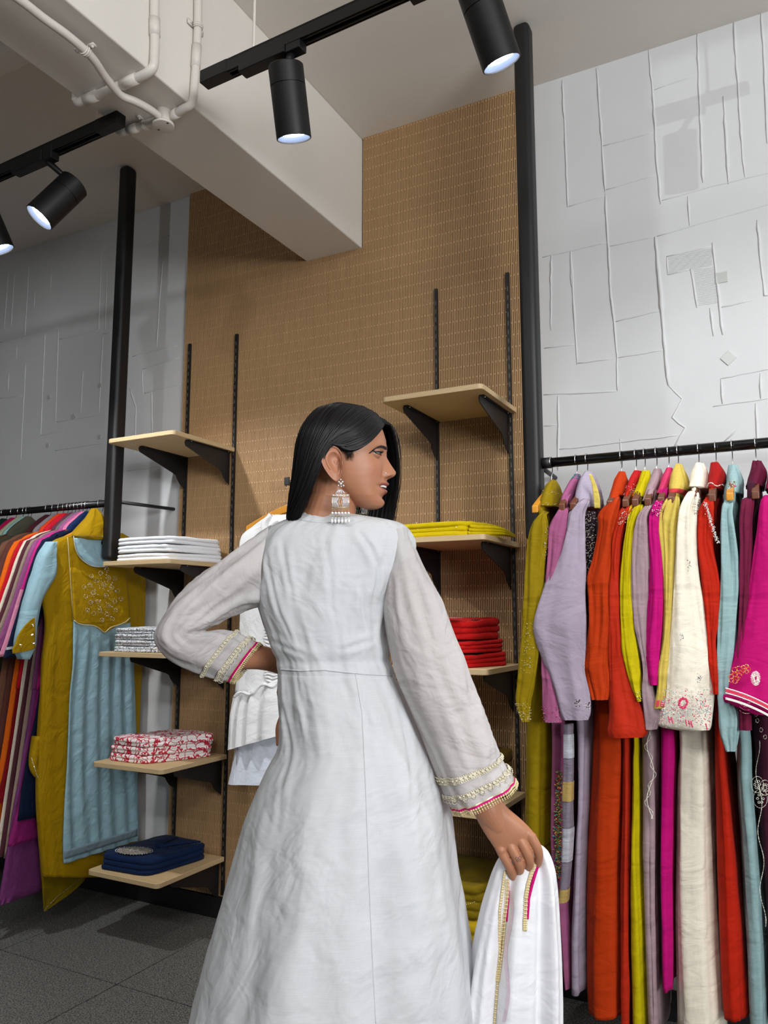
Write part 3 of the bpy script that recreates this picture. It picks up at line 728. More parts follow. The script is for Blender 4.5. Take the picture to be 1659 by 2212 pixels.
for s, u0, u1 in ((0, 0.60, 0.36), (1, 0.60, 0.86)):
    m = MB(); P = [bil(u0+(u1-u0)*t, 0.46+0.46*t-0.06*math.sin(t*3)) for t in np.linspace(0, 1, 10)]
    for o in (-0.010, -0.003, 0.004, 0.011): m.tube([(p[0]+o, p[1], zt+0.004+0.006*math.sin(t*0.35)) for t, p in enumerate(P)], 0.004, 6)
    m.build('placket', M_navy, nv, True)
beads('stitch_dots', [(bil(0.62+0.27*t, 0.44+0.46*t)[0]+0.018, bil(0.62+0.27*t, 0.44+0.46*t)[1], zt+0.004) for t in np.linspace(0, 1, 26)], MATS['silver_bead'], nv, 0.0016)
yl, byl = folded('yellow folded cloth with small white dots on the right shelf by the woman’s shoulder', [(-1.25, 2.40), (-0.955, 2.395), (-0.90, 2.63), (-1.22, 2.66)], 1.5135, 0.052, M_yel, 3, seed=31, sag=0.1)
beads('white_motifs', [(byl(u, v)[0], byl(u, v)[1], 1.5135+0.056) for u in (0.1, 0.3, 0.5, 0.7, 0.9) for v in (0.15, 0.4, 0.65)]+[(x, 2.393, 1.545+0.004*math.sin(x*90)) for x in (-1.2, -1.13, -1.06, -0.99)], plain('white_motif', srgb(240, 240, 225), 0.7), yl, 0.0032)
m = MB()
for k in range(3): m.tube([A(-0.955+0.004*k, 2.41, 1.522+0.011*k), A(-0.905+0.03, 2.50, 1.524+0.008*k), A(-0.86, 2.60, 1.522+0.003*k)], [0.006, 0.007, 0.004], 8, smooth=4)
m.build('sleeve_end', M_yel, yl, True)
for i, (w, z, h) in enumerate((('bottom', 1.0835, 0.046), ('middle', 1.130, 0.042), ('top', 1.173, 0.07))):
    rdk, br_ = folded(f'red folded kurta, {w} of the red stack behind the woman’s sleeve', [(-1.22, 2.40), (-0.965, 2.40+0.006*i), (-0.885-0.012*i, 2.62), (-1.18, 2.66)], z, h, M_red, 3, group='red kurtas in one stack', seed=41+i, sag=0.3)
    if i != 1:
        P = [br_(0.9, t) for t in np.linspace(0.3, 1.0, 15)]; m = MB()
        m.tube([(p[0]+(0.012 if k % 2 else 0.0), p[1], z+h*0.86+0.004) for k, p in enumerate(P)], 0.0016, 5); m.build('zigzag_stitch', plain('black_thread', srgb(20, 16, 18), 0.8), rdk, True)
tg = boxobj('price_tag', (-1.08, -0.99, 2.385, 2.44, 1.244, 1.2455), plain('grey_card', srgb(150, 150, 156), 0.6)); tag(tg, 'small grey card lying on the topmost red folded kurta', 'tag')
folded('dark olive folded cloth at the back of the shelf behind the woman’s cuff', [(-1.06, 2.52), (-0.93, 2.52), (-0.90, 2.68), (-1.04, 2.70)], 0.6455, 0.15, M_dkol, 4, seed=51, sag=0.2)
folded('orange folded cloth peeping out left of the woman’s cuff', [(-1.22, 2.40), (-1.03, 2.40), (-1.06, 2.64), (-1.22, 2.66)], 0.6455, 0.075, fabric('orange_cotton', srgb(196, 138, 20), 0.75), 3, seed=55)
mu, bmu = folded('mustard folded kurta with dotted neckline on the lowest right shelf', [(-1.18, 2.42), (-0.93, 2.42), (-0.90, 2.68), (-1.16, 2.70)], 0.3135, 0.11, fabric('dark_mustard', srgb(120, 100, 8), 0.75), 4, seed=61, sag=0.2)
beads('neck_dots', [(-1.02+0.07*t, 2.408-0.002, 0.372-0.012*math.sin(t*3.14)) for t in np.linspace(0, 1, 12)], plain('white_motif', srgb(240, 240, 225), 0.7), mu, 0.002)
mb_, _ = folded('bright mustard folded kurta with maroon embroidered band, bottom of the lowest right shelf', [(-1.20, 2.40), (-0.925, 2.40), (-0.90, 2.68), (-1.18, 2.70)], 0.2155, 0.097, fabric('bright_mustard', srgb(170, 142, 8), 0.75), 3, seed=65, sag=0.1)
m = MB(); m.obox(A(-0.985, 2.394, 0.262), A(0.011, 0, 0), A(0, 0.006, 0), A(0, 0, 0.036)); o = m.build('embroidered_band', printed('maroon_band', srgb(70, 20, 26), srgb(196, 120, 60), 150, 0.02), mb_); bevel(o, 0.004)
# ================================================================== HANGERS
M_honey = plain('honey_wood', srgb(196, 132, 34), 0.4, bump=0.05, bscale=40, var=0.1)
M_brown = plain('brown_wood', srgb(96, 52, 30), 0.4, bump=0.05, bscale=40, var=0.12)
def make_hanger(x, y, z, label, wood, ang=0.0, group='hangers on the clothes rails', ysp=0.192):
    t = thing('clothes_hanger', (x, y, z), label, 'hanger', group)
    dy = A(math.sin(ang), math.cos(ang), 0); dx = A(math.cos(ang), -math.sin(ang), 0); o = A(x, y, z)
    m = MB(); pts = []
    for a in np.linspace(math.radians(-20), math.radians(215), 14): pts.append(o+dy*(0.0185*math.cos(a))+A(0, 0, 0.0185*math.sin(a)))
    pts = pts[::-1]
    pts = pts+[o+A(0, 0, -0.03)+dy*0.012, o+A(0, 0, -0.045), o+A(0, 0, -0.098)]
    m.tube(pts[:], 0.0017, 8); m.build('hook', M_chrome, t, True)
    m = MB(); V = []; F = []; n = 24
    for i in range(n+1):
        s = -1+2*i/n; d = abs(s)
        zc = -0.095-0.080*d**1.25; h = 0.017*(1-0.35*d); w = 0.0065+0.003*d
        for (a, b) in ((-w, -h), (w, -h), (w, h), (-w, h)): V.append(o+dy*(s*ysp)+dx*a+A(0, 0, zc+b))
    for i in range(n):
        for k in range(4): F.append((i*4+k, i*4+(k+1) % 4, (i+1)*4+(k+1) % 4, (i+1)*4+k))
    F += [(3, 2, 1, 0), (n*4, n*4+1, n*4+2, n*4+3)]
    m.add(V, F); a = m.build('shoulder_bar', wood, t, False); bevel(a, 0.003)
    return t
PROTO = {}
def hanger(x, label, wood):
    if wood.name not in PROTO:
        PROTO[wood.name] = make_hanger(x, RY, RZ, label, wood); return PROTO[wood.name]
    p = PROTO[wood.name]; r = p.copy(); COL.objects.link(r); r.location = (x, RY, RZ); r['label'] = label
    for ch in p.children:
        c = ch.copy(); COL.objects.link(c); c.parent = r
    return r
# ================================================================== RIGHT RACK
def c6(x, y): return 1100+x/2.968, 940+y/2.968
def rows6(rows, Y): return [(onY(*c6(l, y), Y), onY(*c6(r, y), Y)) for y, l, r in rows]
def hw(p): return float(np.linalg.norm(p[1]-p[0]))/2
YDIR = A(0, 1, 0)
M_bd_s = plain('silver_bead', srgb(225, 225, 225), 0.25, 0.5); M_bd_g = plain('gold_bead', srgb(222, 204, 158), 0.3, 0.25)
M_bd_d = plain('dark_bead', srgb(50, 42, 46), 0.2, 0.4); M_bd_w = plain('white_motif', srgb(240, 240, 225), 0.7)
M_bd_p = plain('pink_thread', srgb(214, 36, 96), 0.7); M_bd_t = plain('teal_thread', srgb(40, 130, 140), 0.7)
M_bd_r = plain('crimson_thread', srgb(170, 20, 44), 0.7); M_bd_l = plain('leaf_thread', srgb(112, 124, 60), 0.7); M_bd_o = plain('peach_thread', srgb(226, 160, 90), 0.7)
def spray(lf, t0, t1, th0, th1, n, seed, off=0.002):
    r = random.Random(seed); return [lf.pt(r.uniform(t0, t1), r.uniform(th0, th1), off) for _ in range(n)]
def garment(i, nm, col, hookx, hooky, sleeve, body, dup, wood, dcol=None, b_sl=None, fold=0.006, top=None, lab=None, dlab=None, Ys=2.235, sheen=0.02, bodycol=None, zbot=None):
    if nm != 'ivory': col = tuple(c*0.72 for c in col[:3])+(1,)
    if dcol: dcol = tuple(c*0.75 for c in dcol[:3])+(1,)
    u, v = c6(hookx, hooky); hx = float(onY(u, v, RY)[0])
    M = fabric('cloth_'+nm, col, 0.72, 0.14, 0.22, sheen, su=40, sv=900)
    hanger(hx, f'wooden hanger with chrome hook holding the {lab[1]}', wood)
    t = thing('kurta', (hx, RY, RZ-0.14), lab[0], 'kurta', 'clothes on the right rail')
    # sleeve nearest the camera
    rs = rows6(sleeve, Ys); st = []
    for k, p in enumerate(rs):
        tt = k/(len(rs)-1); b = max(0.014, min(0.036, hw(p)*0.45)) if b_sl is None else b_sl
        if k == 0: b *= 0.6
        st.append((p[0]+A(0, 0.03*(1-tt), 0), p[1]+A(0, 0.03*(1-tt), 0), b))
    l0, r0, b0 = st[0]; c0 = (l0+r0)/2
    cap_ = (c0*0.55+l0*0.45+A(0, .045, .016), c0*0.55+r0*0.45+A(0, .045, .016), .018)
    sl = Loft(st, YDIR, 0.85, folds(fold*1.5, 1.7, 2.6, i*3.7, 0.0028, None, 7))
    slm = Loft([cap_]+st, YDIR, 0.85, folds(fold*1.5, 1.7, 2.6, i*3.7, 0.0028, None, 7))
    slm.obj('sleeve', M, t, 70, 40, (True, False))
    # body behind it
    rb = rows6(body, 2.30)
    zs = max(rs[0][0][2], rs[0][1][2]); xs = (rs[0][0][0]+rs[0][1][0])/2*0.4+hx*0.6
    bst = [(A(xs-0.012, RY, RZ-0.105), A(xs+0.012, RY, RZ-0.105), 0.05), (A(xs-0.012, RY, RZ-0.15), A(xs+0.012, RY, RZ-0.15), 0.165)]
    if top: bst += [(A(q[0][0], RY, q[0][2]), A(q[1][0], RY, q[1][2]), 0.165) for q in rows6(top, 2.30)]
    else:
        z1 = rb[0][0][2]
        for f in (0.35, 0.7):
            zz = (RZ-0.15)*(1-f)+z1*f; cx = xs*(1-f)+(rb[0][0][0]+rb[0][1][0])/2*f; w = 0.012+0.010*f
            bst.append((A(cx-w, RY, zz), A(cx+w, RY, zz), 0.165))
    for p in rb: bst.append((A(p[0][0], RY, p[0][2]), A(p[1][0], RY, p[1][2]), 0.15))
    bd = Loft(bst, YDIR, 0.75, folds(fold*2.0, 2.2, 0.9, i*5.1+2, 0.0016))
    bd.obj('body', M if bodycol is None else bodycol, t, 60, 40, (True, True))
    d = None
    if dup:
        Md = fabric('dupatta_'+nm, dcol or col, 0.72, 0.17, 0.28, sheen)
        dt = thing('dupatta', (hx, RY, RZ-0.04), dlab or f'{nm.replace("_"," ")} dupatta folded over the hanger of the {lab[1]}', 'dupatta', 'dupattas on the right rail')
        rdp = rows6(dup, 2.36); dst = []
        for k, p in enumerate(rdp):
            b = [0.012, 0.05, 0.085, 0.095, 0.095][min(k, 4)]
            dst.append((A(p[0][0], p[0][1]+0.02, p[0][2]), A(p[1][0], p[1][1]+0.02, p[1][2]), b))
        dl = Loft(dst, YDIR, 0.9, folds(0.006, 1.4, 7, i*2.3, 0.002)); dl.obj('draped_cloth', Md, dt, 26, 36, (True, True)); d = (dt, dl)
    return t, sl, bd, d
C7 = 1603
S = srgb
t, sl, bd, d = garment(1, 'olive_green', S(150, 126, 0), 268, 165,
 [(505, 172, 212), (560, 130, 225), (650, 104, 235), (800, 95, 218), (1000, 92, 207), (1200, 76, 195), (1400, 58, 185), (1600, 42, 160), (1700, 34, 142), (1780, 60, 136), (1835, 92, 136)],
 [(1250, 110, 225), (1700, 85, 245), (2103, 72, 246), (2403, 64, 242), (2800, 60, 238), (3300, 60, 236)],
 [(283, 262, 286), (325, 238, 308), (400, 222, 325), (470, 200, 336)], M_honey, lab=('olive green kurta with gold beadwork, first on the right rail beside the post', 'olive green kurta'))
beads('gold_beadwork', spray(sl, 5.0, 6.6, 4.2, 5.2, 60, 1)+spray(sl, 8.2, 9.8, 3.4, 6.0, 90, 2)+spray(sl, 1.2, 3.0, 5.6, 6.25, 50, 3), [M_bd_g, M_bd_g, M_bd_s], t, 0.0022)
beads('gold_edging', spray(d[1], 2.7, 3.0, 3.3, 6.2, 40, 3)+spray(d[1], 1.6, 2.0, 3.6, 6, 18, 8), [M_bd_g, M_bd_s], d[0], 0.002)
t, sl, bd, d = garment(2, 'mauve_pink', S(168, 92, 132), 428, 140,
 [(480, 300, 362), (600, 240, 356), (800, 234, 332), (960, 226, 300), (1450, 208, 285), (1600, 214, 300), (1740, 216, 322), (1840, 228, 330)],
 [(1250, 235, 320), (1860, 245, 348), (2103, 246, 348), (2400, 240, 345), (2700, 240, 345), (3100, 300, 372), (3560, 340, 390)],
 [(243, 412, 438), (300, 380, 452), (400, 352, 428), (455, 344, 420)], M_brown, lab=('mauve pink kurta with floral embroidered side, second on the right rail', 'mauve pink kurta'))
rd = random.Random(11); pp = []
for k in range(560):
    y = rd.uniform(2155, 2850); pp.append(onY(*c6(rd.gauss(320-(y-2155)*0.012, 11), y), 2.289))
beads('floral_embroidery', pp, [M_bd_r, M_bd_l, M_bd_t, M_bd_l, M_bd_o, plain('brown_thread', S(84, 50, 30), 0.8), M_bd_l], t, 0.0048)
beads('cuff_beads', spray(sl, 6.0, 7.0, 3.4, 6.0, 70, 5), [M_bd_d, M_bd_s, M_bd_p], t, 0.0018)
beads('turquoise_motif', spray(d[1], 0.1, 0.8, 4.5, 6.0, 30, 5), [M_bd_t], d[0], 0.003)
t, sl, bd, d = garment(3, 'lavender_grey', S(178, 164, 182), 495, 135,
 [(425, 430, 498), (490, 378, 478), (600, 354, 474), (800, 290, 480), (1000, 205, 482), (1190, 150, 490), (1320, 172, 482), (1500, 235, 482), (1640, 280, 506), (1770, 318, 512), (1825, 345, 500)],
 [(1250, 300, 490), (1840, 398, 510), (2103, 408, 506), (2403, 410, 496), (2603, 402, 482), (3003, 386, 472), (3303, 376, 466), (3595, 376, 470)],
 [(228, 482, 520), (300, 440, 556), (400, 418, 582), (475, 416, 584)], M_brown, dcol=S(176, 166, 184), lab=('lavender grey kurta with a dark sequinned front, third on the right rail', 'lavender grey kurta'))
bst_front = [onY(*c6(x, y), 2.285) for y in range(500, 940, 7) for x in np.linspace(452+max(0, (y-620))*0.05, 560-(y-500)*0.09, 9)]
M_chest = fabric('dark_net', S(46, 36, 44), 0.7)
rdf = [(490, 455, 560), (620, 455, 560), (760, 470, 548), (900, 480, 530), (1150, 485, 515)]
fl_ = Loft([(p[0], p[1], 0.012) for p in rows6(rdf, 2.30)], YDIR, 0.8, folds(0.003, 2, 3, 3)); fl_.obj('sequinned_front', M_chest, t, 24, 20)
beads('sequins', [p+A(random.uniform(-.004, .004), -0.004-random.uniform(0, .002), random.uniform(-.004, .004)) for p in bst_front], [M_bd_s, M_bd_d, M_bd_g, M_bd_d, M_bd_s], t, 0.0026)
fw_ = []
for (fx, fy) in ((440, 1718), (502, 1735)):
    for k in range(6):
        for q in range(5): fw_.append(onY(*c6(fx+(6+q*4.5)*math.cos(k*1.047), fy+(6+q*4.5)*math.sin(k*1.047)), 2.184))
beads('silver_flowers', fw_, [M_bd_s, M_bd_s, M_bd_d], t, 0.003)
gp = patch('gold_half', [(940+y/2.968, 1100+l/2.968, 1100+r/2.968) for y, l, r in ((250, 510, 528), (320, 530, 558), (400, 540, 580), (468, 545, 584))], lambda u, v: onY(u, v, 2.285), fabric('gold_lame', S(196, 176, 84), 0.4, 0.2, 0.4), d[0], None, 6, 16, 0.003, (0, -1, 0))
dt3 = thing('dupatta', tuple(onY(*c6(380, 1950), 2.33)), 'silver printed grey dupatta with gold bands hanging beside the mauve pink kurta', 'dupatta', 'dupattas on the right rail')
Mdp = fabric('silver_print_grey', S(120, 112, 124), 0.5, 0.3, 0.4)
dl = Loft([(p[0], p[1], 0.02) for p in rows6([(1850, 352, 412), (2100, 350, 412), (2300, 350, 408), (2600, 345, 402), (2800, 336, 396), (2985, 326, 380)], 2.262)], YDIR, 0.8, folds(0.004, 2, 5, 9)); dl.obj('hanging_cloth', Mdp, dt3, 40, 20)
Mg = fabric('gold_band', S(168, 142, 84), 0.35, 0.25, 0.5); Msv = fabric('silver_band', S(168, 168, 176), 0.3, 0.3, 0.5)
for a, b, mm_ in ((0.25, 0.85, Msv), (1.6, 2.15, Mg), (2.7, 3.6, Msv), (4.55, 5.0, Mg)): dl.obj('woven_band', mm_, dt3, 10, 20, (False, False), 0.0015, a, b)
t, sl, bd, d = garment(4, 'rust_orange', S(196, 58, 4), 715, 118,
 [(415, 640, 692), (500, 566, 680), (600, 570, 652), (800, 530, 642), (900, 505, 640), (1000, 505, 637), (1200, 508, 640), (1400, 490, 632), (1500, 480, 630), (1640, 512, 636), (1697, 528, 630)],
 [(1250, 520, 660), (1720, 514, 722), (2103, 500, 742), (2603, 476, 736), (3103, 466, 730), (3600, 472, 726), (3745, 482, 722)],
 [(228, 694, 732), (300, 666, 760), (400, 645, 756)], M_brown, lab=('rust orange kurta with plain pleated skirt, fourth on the right rail', 'rust orange kurta'), fold=0.008)
t, sl, bd, d = garment(5, 'vermilion_red', S(196, 44, 16), 808, 112,
 [(465, 715, 782), (560, 676, 738), (700, 646, 712), (900, 650, 706), (1100, 646, 712), (1300, 640, 735), (1500, 632, 772), (1640, 630, 808), (1803, 634, 868), (1890, 630, 882), (1935, 640, 860)],
 [(1250, 660, 740), (1900, 716, 772), (2403, 720, 766), (3103, 718, 760), (3900, 728, 778)],
 [(222, 803, 836), (300, 766, 836), (440, 742, 802)], M_brown, dcol=S(196, 30, 34), lab=('vermilion kurta with one wide plain cuff, fifth on the right rail', 'vermilion kurta'), fold=0.008)
beads('silver_neck_beads', spray(sl, 0.0, 1.1, 3.6, 6.0, 70, 3), [M_bd_s, M_bd_w], t, 0.0024)
beads('silver_beads', spray(d[1], 1.2, 1.9, 3.6, 6.0, 60, 3), [M_bd_s], d[0], 0.0024)
t, sl, bd, d = garment(6, 'lime_yellow', S(208, 190, 0), 865, 108,
 [(458, 760, 842), (600, 735, 792), (800, 715, 776), (1000, 712, 770), (1200, 715, 792), (1400, 735, 822), (1600, 780, 842), (1705, 826, 850)],
 [(1250, 730, 800), (1900, 766, 830), (2103, 764, 834), (2403, 758, 846), (2803, 746, 852), (3203, 750, 872), (3900, 770, 886)],
 [(222, 850, 892), (300, 830, 907), (410, 800, 890)], M_brown, lab=('lime yellow kurta, sixth on the right rail', 'lime yellow kurta'))
beads('cuff_embroidery', spray(sl, 6.2, 7.0, 4.6, 6.2, 40, 3), [M_bd_t, M_bd_w, M_bd_d], t, 0.002)
t, sl, bd, d = garment(7, 'taupe_mauve', S(178, 152, 158), 940, 98,
 [(450, 855, 906), (530, 800, 882), (700, 775, 890), (1000, 775, 892), (1200, 790, 886), (1320, 822, 880), (1500, 860, 906), (1640, 850, 922), (1800, 862, 966), (1885, 880, 940)],
 [(1250, 800, 890), (1890, 830, 942), (2203, 842, 945), (2603, 850, 945), (3103, 866, 940), (3900, 892, 966)],
 [(208, 930, 962), (300, 894, 976), (440, 864, 934)], M_brown, lab=('taupe mauve kurta with white vine embroidery, seventh on the right rail', 'taupe mauve kurta'))
vine = []
for k in range(420):
    y = 1895+k*1.35; x = 905+22*math.sin(y/55)+16*math.sin(y/19)*(k % 3 == 0)
    vine.append(onY(*c6(x, y), 2.298-0.006))
beads('white_vine', vine, [M_bd_w], t, 0.0017)
t, sl, bd, d = garment(8, 'magenta', S(206, 8, 124), 1018, 90,
 [(415, 925, 990), (500, 885, 972), (600, 880, 966), (800, 886, 986), (1000, 890, 990), (1200, 885, 982), (1400, 876, 966), (1600, 905, 962)],
 [(1250, 890, 980), (1610, 925, 985), (1903, 945, 1056), (2303, 950, 1050), (2803, 952, 1036), (3303, 966, 1036), (3575, 975, 1036)],
 [(203, 1005, 1038), (280, 976, 1050), (390, 955, 1020)], M_brown, dcol=S(216, 60, 108), lab=('magenta kurta, eighth on the right rail beside the pale yellow one', 'magenta kurta between taupe and pale yellow'))
beads('silver_neck_beads', spray(sl, 0.0, 1.2, 4.2, 6.1, 80, 3), [M_bd_s, M_bd_w, M_bd_d], t, 0.0024)
t, sl, bd, d = garment(9, 'pale_yellow', S(222, 196, 92), 1078, 84,
 [(405, 1000, 1076), (500, 960, 1072), (600, 960, 1056), (800, 975, 1050), (1000, 986, 1042), (1300, 985, 1018), (1500, 952, 1002), (1660, 946, 990), (1750, 936, 976)],
 [(1250, 985, 1030), (1650, 960, 990), (1720, 965, 985)],
 [(178, 1062, 1096), (250, 1040, 1130), (350, 1025, 1155), (400, 1028, 1108)], M_brown, lab=('pale yellow kurta with pink cuff tip, ninth on the right rail', 'pale yellow kurta'))
sl.obj('pink_cuff', fabric('cuff_pink', S(218, 70, 96), 0.7), t, 6, 26, (False, False), 0.0015, 7.35, 7.85)
d[1].obj('red_border', fabric('border_red', S(190, 56, 62), 0.7), d[0], 6, 30, (False, False), 0.002, 2.2, 2.75)
t, sl, bd, d = garment(10, 'ivory', S(226, 218, 200), 1210, 72,
 [(375, 1125, 1200), (450, 1090, 1190), (550, 1070, 1190), (700, 1060, 1192), (900, 1045, 1210), (1100, 1030, 1242), (1300, 1010, 1285), (1450, 1000, 1310), (1660, 985, 1310), (1800, 960, 1296), (1865, 966, 1290), (1890, 1080, 1282)],
 [(1250, 1020, 1270), (1900, 1055, 1288), (2203, 1042, 1300), (2603, 1035, 1306), (3103, 1030, 1326), (3900, 1048, 1376)],
 [(173, 1192, 1232), (250, 1160, 1270), (350, 1148, 1276)], M_brown, lab=('ivory kurta with floral silver embroidered cuff, wide in the middle of the right rail', 'ivory kurta'), fold=0.007)
em = []; rd = random.Random(9)
for k in range(900):
    y = rd.triangular(1610, 1880, 1780); em.append(onY(*c6(rd.uniform(975+(1700-y)*0.05, 1296), y+0.05*(1100-1100)), 2.178))
beads('cuff_embroidery', em, [M_bd_s, M_bd_w, M_bd_s, plain('grey_thread', S(150, 150, 150), 0.6), M_bd_p, M_bd_s, plain('pale_teal', S(150, 190, 190), 0.6), M_bd_s], t, 0.0026)
pk = []
for k in range(160):
    a = rd.uniform(0, 6.28); pk.append(onY(*c6(1115+34*math.cos(a)*rd.uniform(0.55, 1), 1718+38*math.sin(a)*rd.uniform(0.55, 1)), 2.176))
for x0 in (1020, 1040, 1130, 1150, 1165, 1260): pk += [onY(*c6(x0+q*0.8, 1800+(x0-980)*0.18+q*3.2), 2.176) for q in range(12)]
beads('pink_flowers', pk, [M_bd_p, plain('rose_thread', S(224, 90, 130), 0.7)], t, 0.003)
sp_ = []
for fx, fy in ((1155, 838), (1108, 1290), (1215, 1560)):
    for k in range(40): sp_.append(onY(*c6(fx+rd.gauss(0, 9), fy+rd.gauss(0, 13)), 2.182))
beads('silver_sprigs', sp_+spray(sl, 0.1, 1.6, 5.5, 6.2, 90, 6), [M_bd_s, M_bd_d, M_bd_w], t, 0.0022)
t, sl, bd, d = garment(11, 'scarlet', S(198, 36, 10), 1320, 65,
 [(418, 1235, 1292), (520, 1195, 1292), (700, 1195, 1288), (900, 1225, 1330), (1040, 1238, 1344), (1170, 1252, 1346), (1300, 1272, 1318), (1500, 1282, 1330), (1660, 1300, 1334)],
 [(1250, 1262, 1335), (1700, 1290, 1345), (1903, 1292, 1372), (2203, 1298, 1412), (2603, 1310, 1452), (3103, 1326, 1492), (3603, 1345, 1530), (3765, 1360, 1542)],
 [(168, 1290, 1338), (250, 1275, 1390), (355, 1268, 1370)], M_brown, dcol=S(172, 22, 20), lab=('scarlet kurta between ivory and aqua on the right rail', 'scarlet kurta'))
beads('white_front_beads', [onY(*c6(x, y), 2.24) for x, y in [(1255+k*0.36+rd.gauss(0, 7), 430+k*1.15) for k in range(230)]], [M_bd_s, M_bd_w, M_bd_s], t, 0.0022)
beads('white_piping', [d[1].pt(1.8+0.1*math.sin(a*4), a, 0.002) for a in np.linspace(3.4, 6.1, 30)], [M_bd_w], d[0], 0.0026)
t, sl, bd, d = garment(12, 'pale_aqua', S(160, 192, 194), 1425, 55,
 [(435, 1365, 1422), (500, 1355, 1416), (600, 1350, 1430), (800, 1350, 1452), (1000, 1350, 1460), (1200, 1345, 1452), (1400, 1335, 1436), (1600, 1330, 1420), (1803, 1340, 1470), (1903, 1350, 1466), (2025, 1388, 1452)],
 [(1250, 1350, 1450), (1903, 1440, 1530), (2203, 1445, 1550), (2603, 1470, 1592), (3103, 1500, 1642), (3900, 1542, 1680)],
 [(183, 1405, 1462), (280, 1380, 1500), (385, 1384, 1502)], M_honey, lab=('pale aqua kurta with crumpled sleeve end on the right rail', 'pale aqua kurta'), fold=0.008)
beads('flower_motif', [onY(*c6(1432+rd.gauss(0, 14), 318+rd.gauss(0, 10)), 2.255) for k in range(60)], [M_bd_p, M_bd_w, M_bd_l], d[0], 0.0028)
t, sl, bd, d = garment(13, 'maroon', S(118, 26, 62), 1575, 40,
 [(418, 1490, 1562), (550, 1475, 1556), (700, 1478, 1552), (900, 1476, 1542), (1200, 1470, 1532), (1500, 1462, 1520), (1750, 1470, 1546), (1890, 1478, 1552)],
 [(1250, 1480, 1600), (1903, 1560, 1702), (2603, 1600, 1725), (3100, 1640, 1740), (3780, 1660, 1760)],
 [(158, 1562, 1608), (230, 1545, 1645), (335, 1512, 1632)], M_brown, dcol=S(100, 18, 52), lab=('maroon kurta with white line-embroidered skirt, second from the right edge', 'maroon kurta'), bodycol=fabric('cloth_plum', S(58, 16, 36), 0.75))
wl = []
for fx, fy, rr_ in ((1590, 2240, 26), (1610, 2330, 30), (1640, 2260, 24)):
    for k in range(6):
        cx_, cy_ = fx+rr_*0.6*math.cos(k*1.05), fy+rr_*0.9*math.sin(k*1.05)
        wl += [onY(*c6(cx_+7*math.cos(a), cy_+7*math.sin(a)), 2.285) for a in np.linspace(0, 6.28, 10)]
    wl += [onY(*c6(fx+rr_*1.5*math.cos(a), fy+rr_*2.0*math.sin(a)), 2.285) for a in np.linspace(0, 6.28, 50)]
for k in range(260): y = 1960+k*4.6; wl.append(onY(*c6(1590+16*math.sin(y/60)+k*0.16, y), 2.284))
for cx_, cy_ in ((1590, 1830), (1615, 1890), (1640, 1935), (1583, 1790)): wl += [onY(*c6(cx_+10*math.cos(a), cy_+13*math.sin(a)), 2.285) for a in np.linspace(0, 6.28, 14)]
beads('white_line_embroidery', wl, [M_bd_w], t, 0.0015)
beads('cuff_lines', [onY(*c6(1478+k*3.4, 1655+q*22+k*1.2+8*math.sin(k*0.2)), 2.192) for q in range(6) for k in range(20)], [M_bd_w, plain('rose_thread', S(224, 90, 130), 0.7)], t, 0.0012)
t, sl, bd, d = garment(14, 'fuchsia', S(204, 12, 116), 1715, 30,
 [(405, 1612, 1700), (500, 1590, 1722), (700, 1570, 1730), (900, 1545, 1740), (1100, 1510, 1752), (1300, 1460, 1762), (1500, 1412, 1770), (1620, 1385, 1782), (1710, 1376, 1786), (1790, 1560, 1790)],
 [(1250, 1600, 1760), (1800, 1700, 1800), (2603, 1725, 1815), (3780, 1760, 1850)],
 [(158, 1690, 1740), (250, 1660, 1770), (355, 1640, 1765)], M_honey, dcol=S(214, 40, 110), lab=('fuchsia kurta with orange floral and white banded cuff, cut by the right edge', 'fuchsia kurta at the right edge'), fold=0.008)
M_or = plain('orange_thread', S(226, 96, 40), 0.6); em = []
for fx, fy, sz in ((1465, 1520, 40), (1440, 1560, 34), (1515, 1500, 30)):
    for k in range(5):
        a0 = k*1.257
        for a in np.linspace(0, 6.28, 22): em.append(onY(*c6(fx+sz*0.6*math.cos(a0)+sz*0.42*math.cos(a), fy+sz*0.6*math.sin(a0)+sz*0.38*math.sin(a)), 2.172))
beads('orange_flowers', em, [M_or, M_or, M_bd_g, M_bd_r], t, 0.0024)
beads('white_flower', [onY(*c6(1580+28*math.cos(a)*q, 1560+44*math.sin(a)*q), 2.172) for a in np.linspace(0, 6.28, 26) for q in (0.4, 0.6, 0.8, 1.0)], [M_bd_w, plain('blush_thread', S(232, 200, 206), 0.7)], t, 0.003)
for q, (dy_, mt) in enumerate(((0, M_bd_w), (10, plain('coral_thread', S(222, 60, 90), 0.7)), (20, plain('coral_thread', S(222, 60, 90), 0.7)), (30, M_bd_w), (62, M_bd_w), (70, M_bd_w))):
    m = MB(); m.tube([onY(*c6(1386+k*11, 1622+dy_+k*(2.6+k*0.07)), 2.174) for k in range(30)], 0.0016, 5); m.build('cuff_stripe', mt, t, True)
beads('neck_beads', spray(sl, 0.1, 1.4, 5.2, 6.1, 60, 6), [M_bd_w, M_bd_o], t, 0.003)
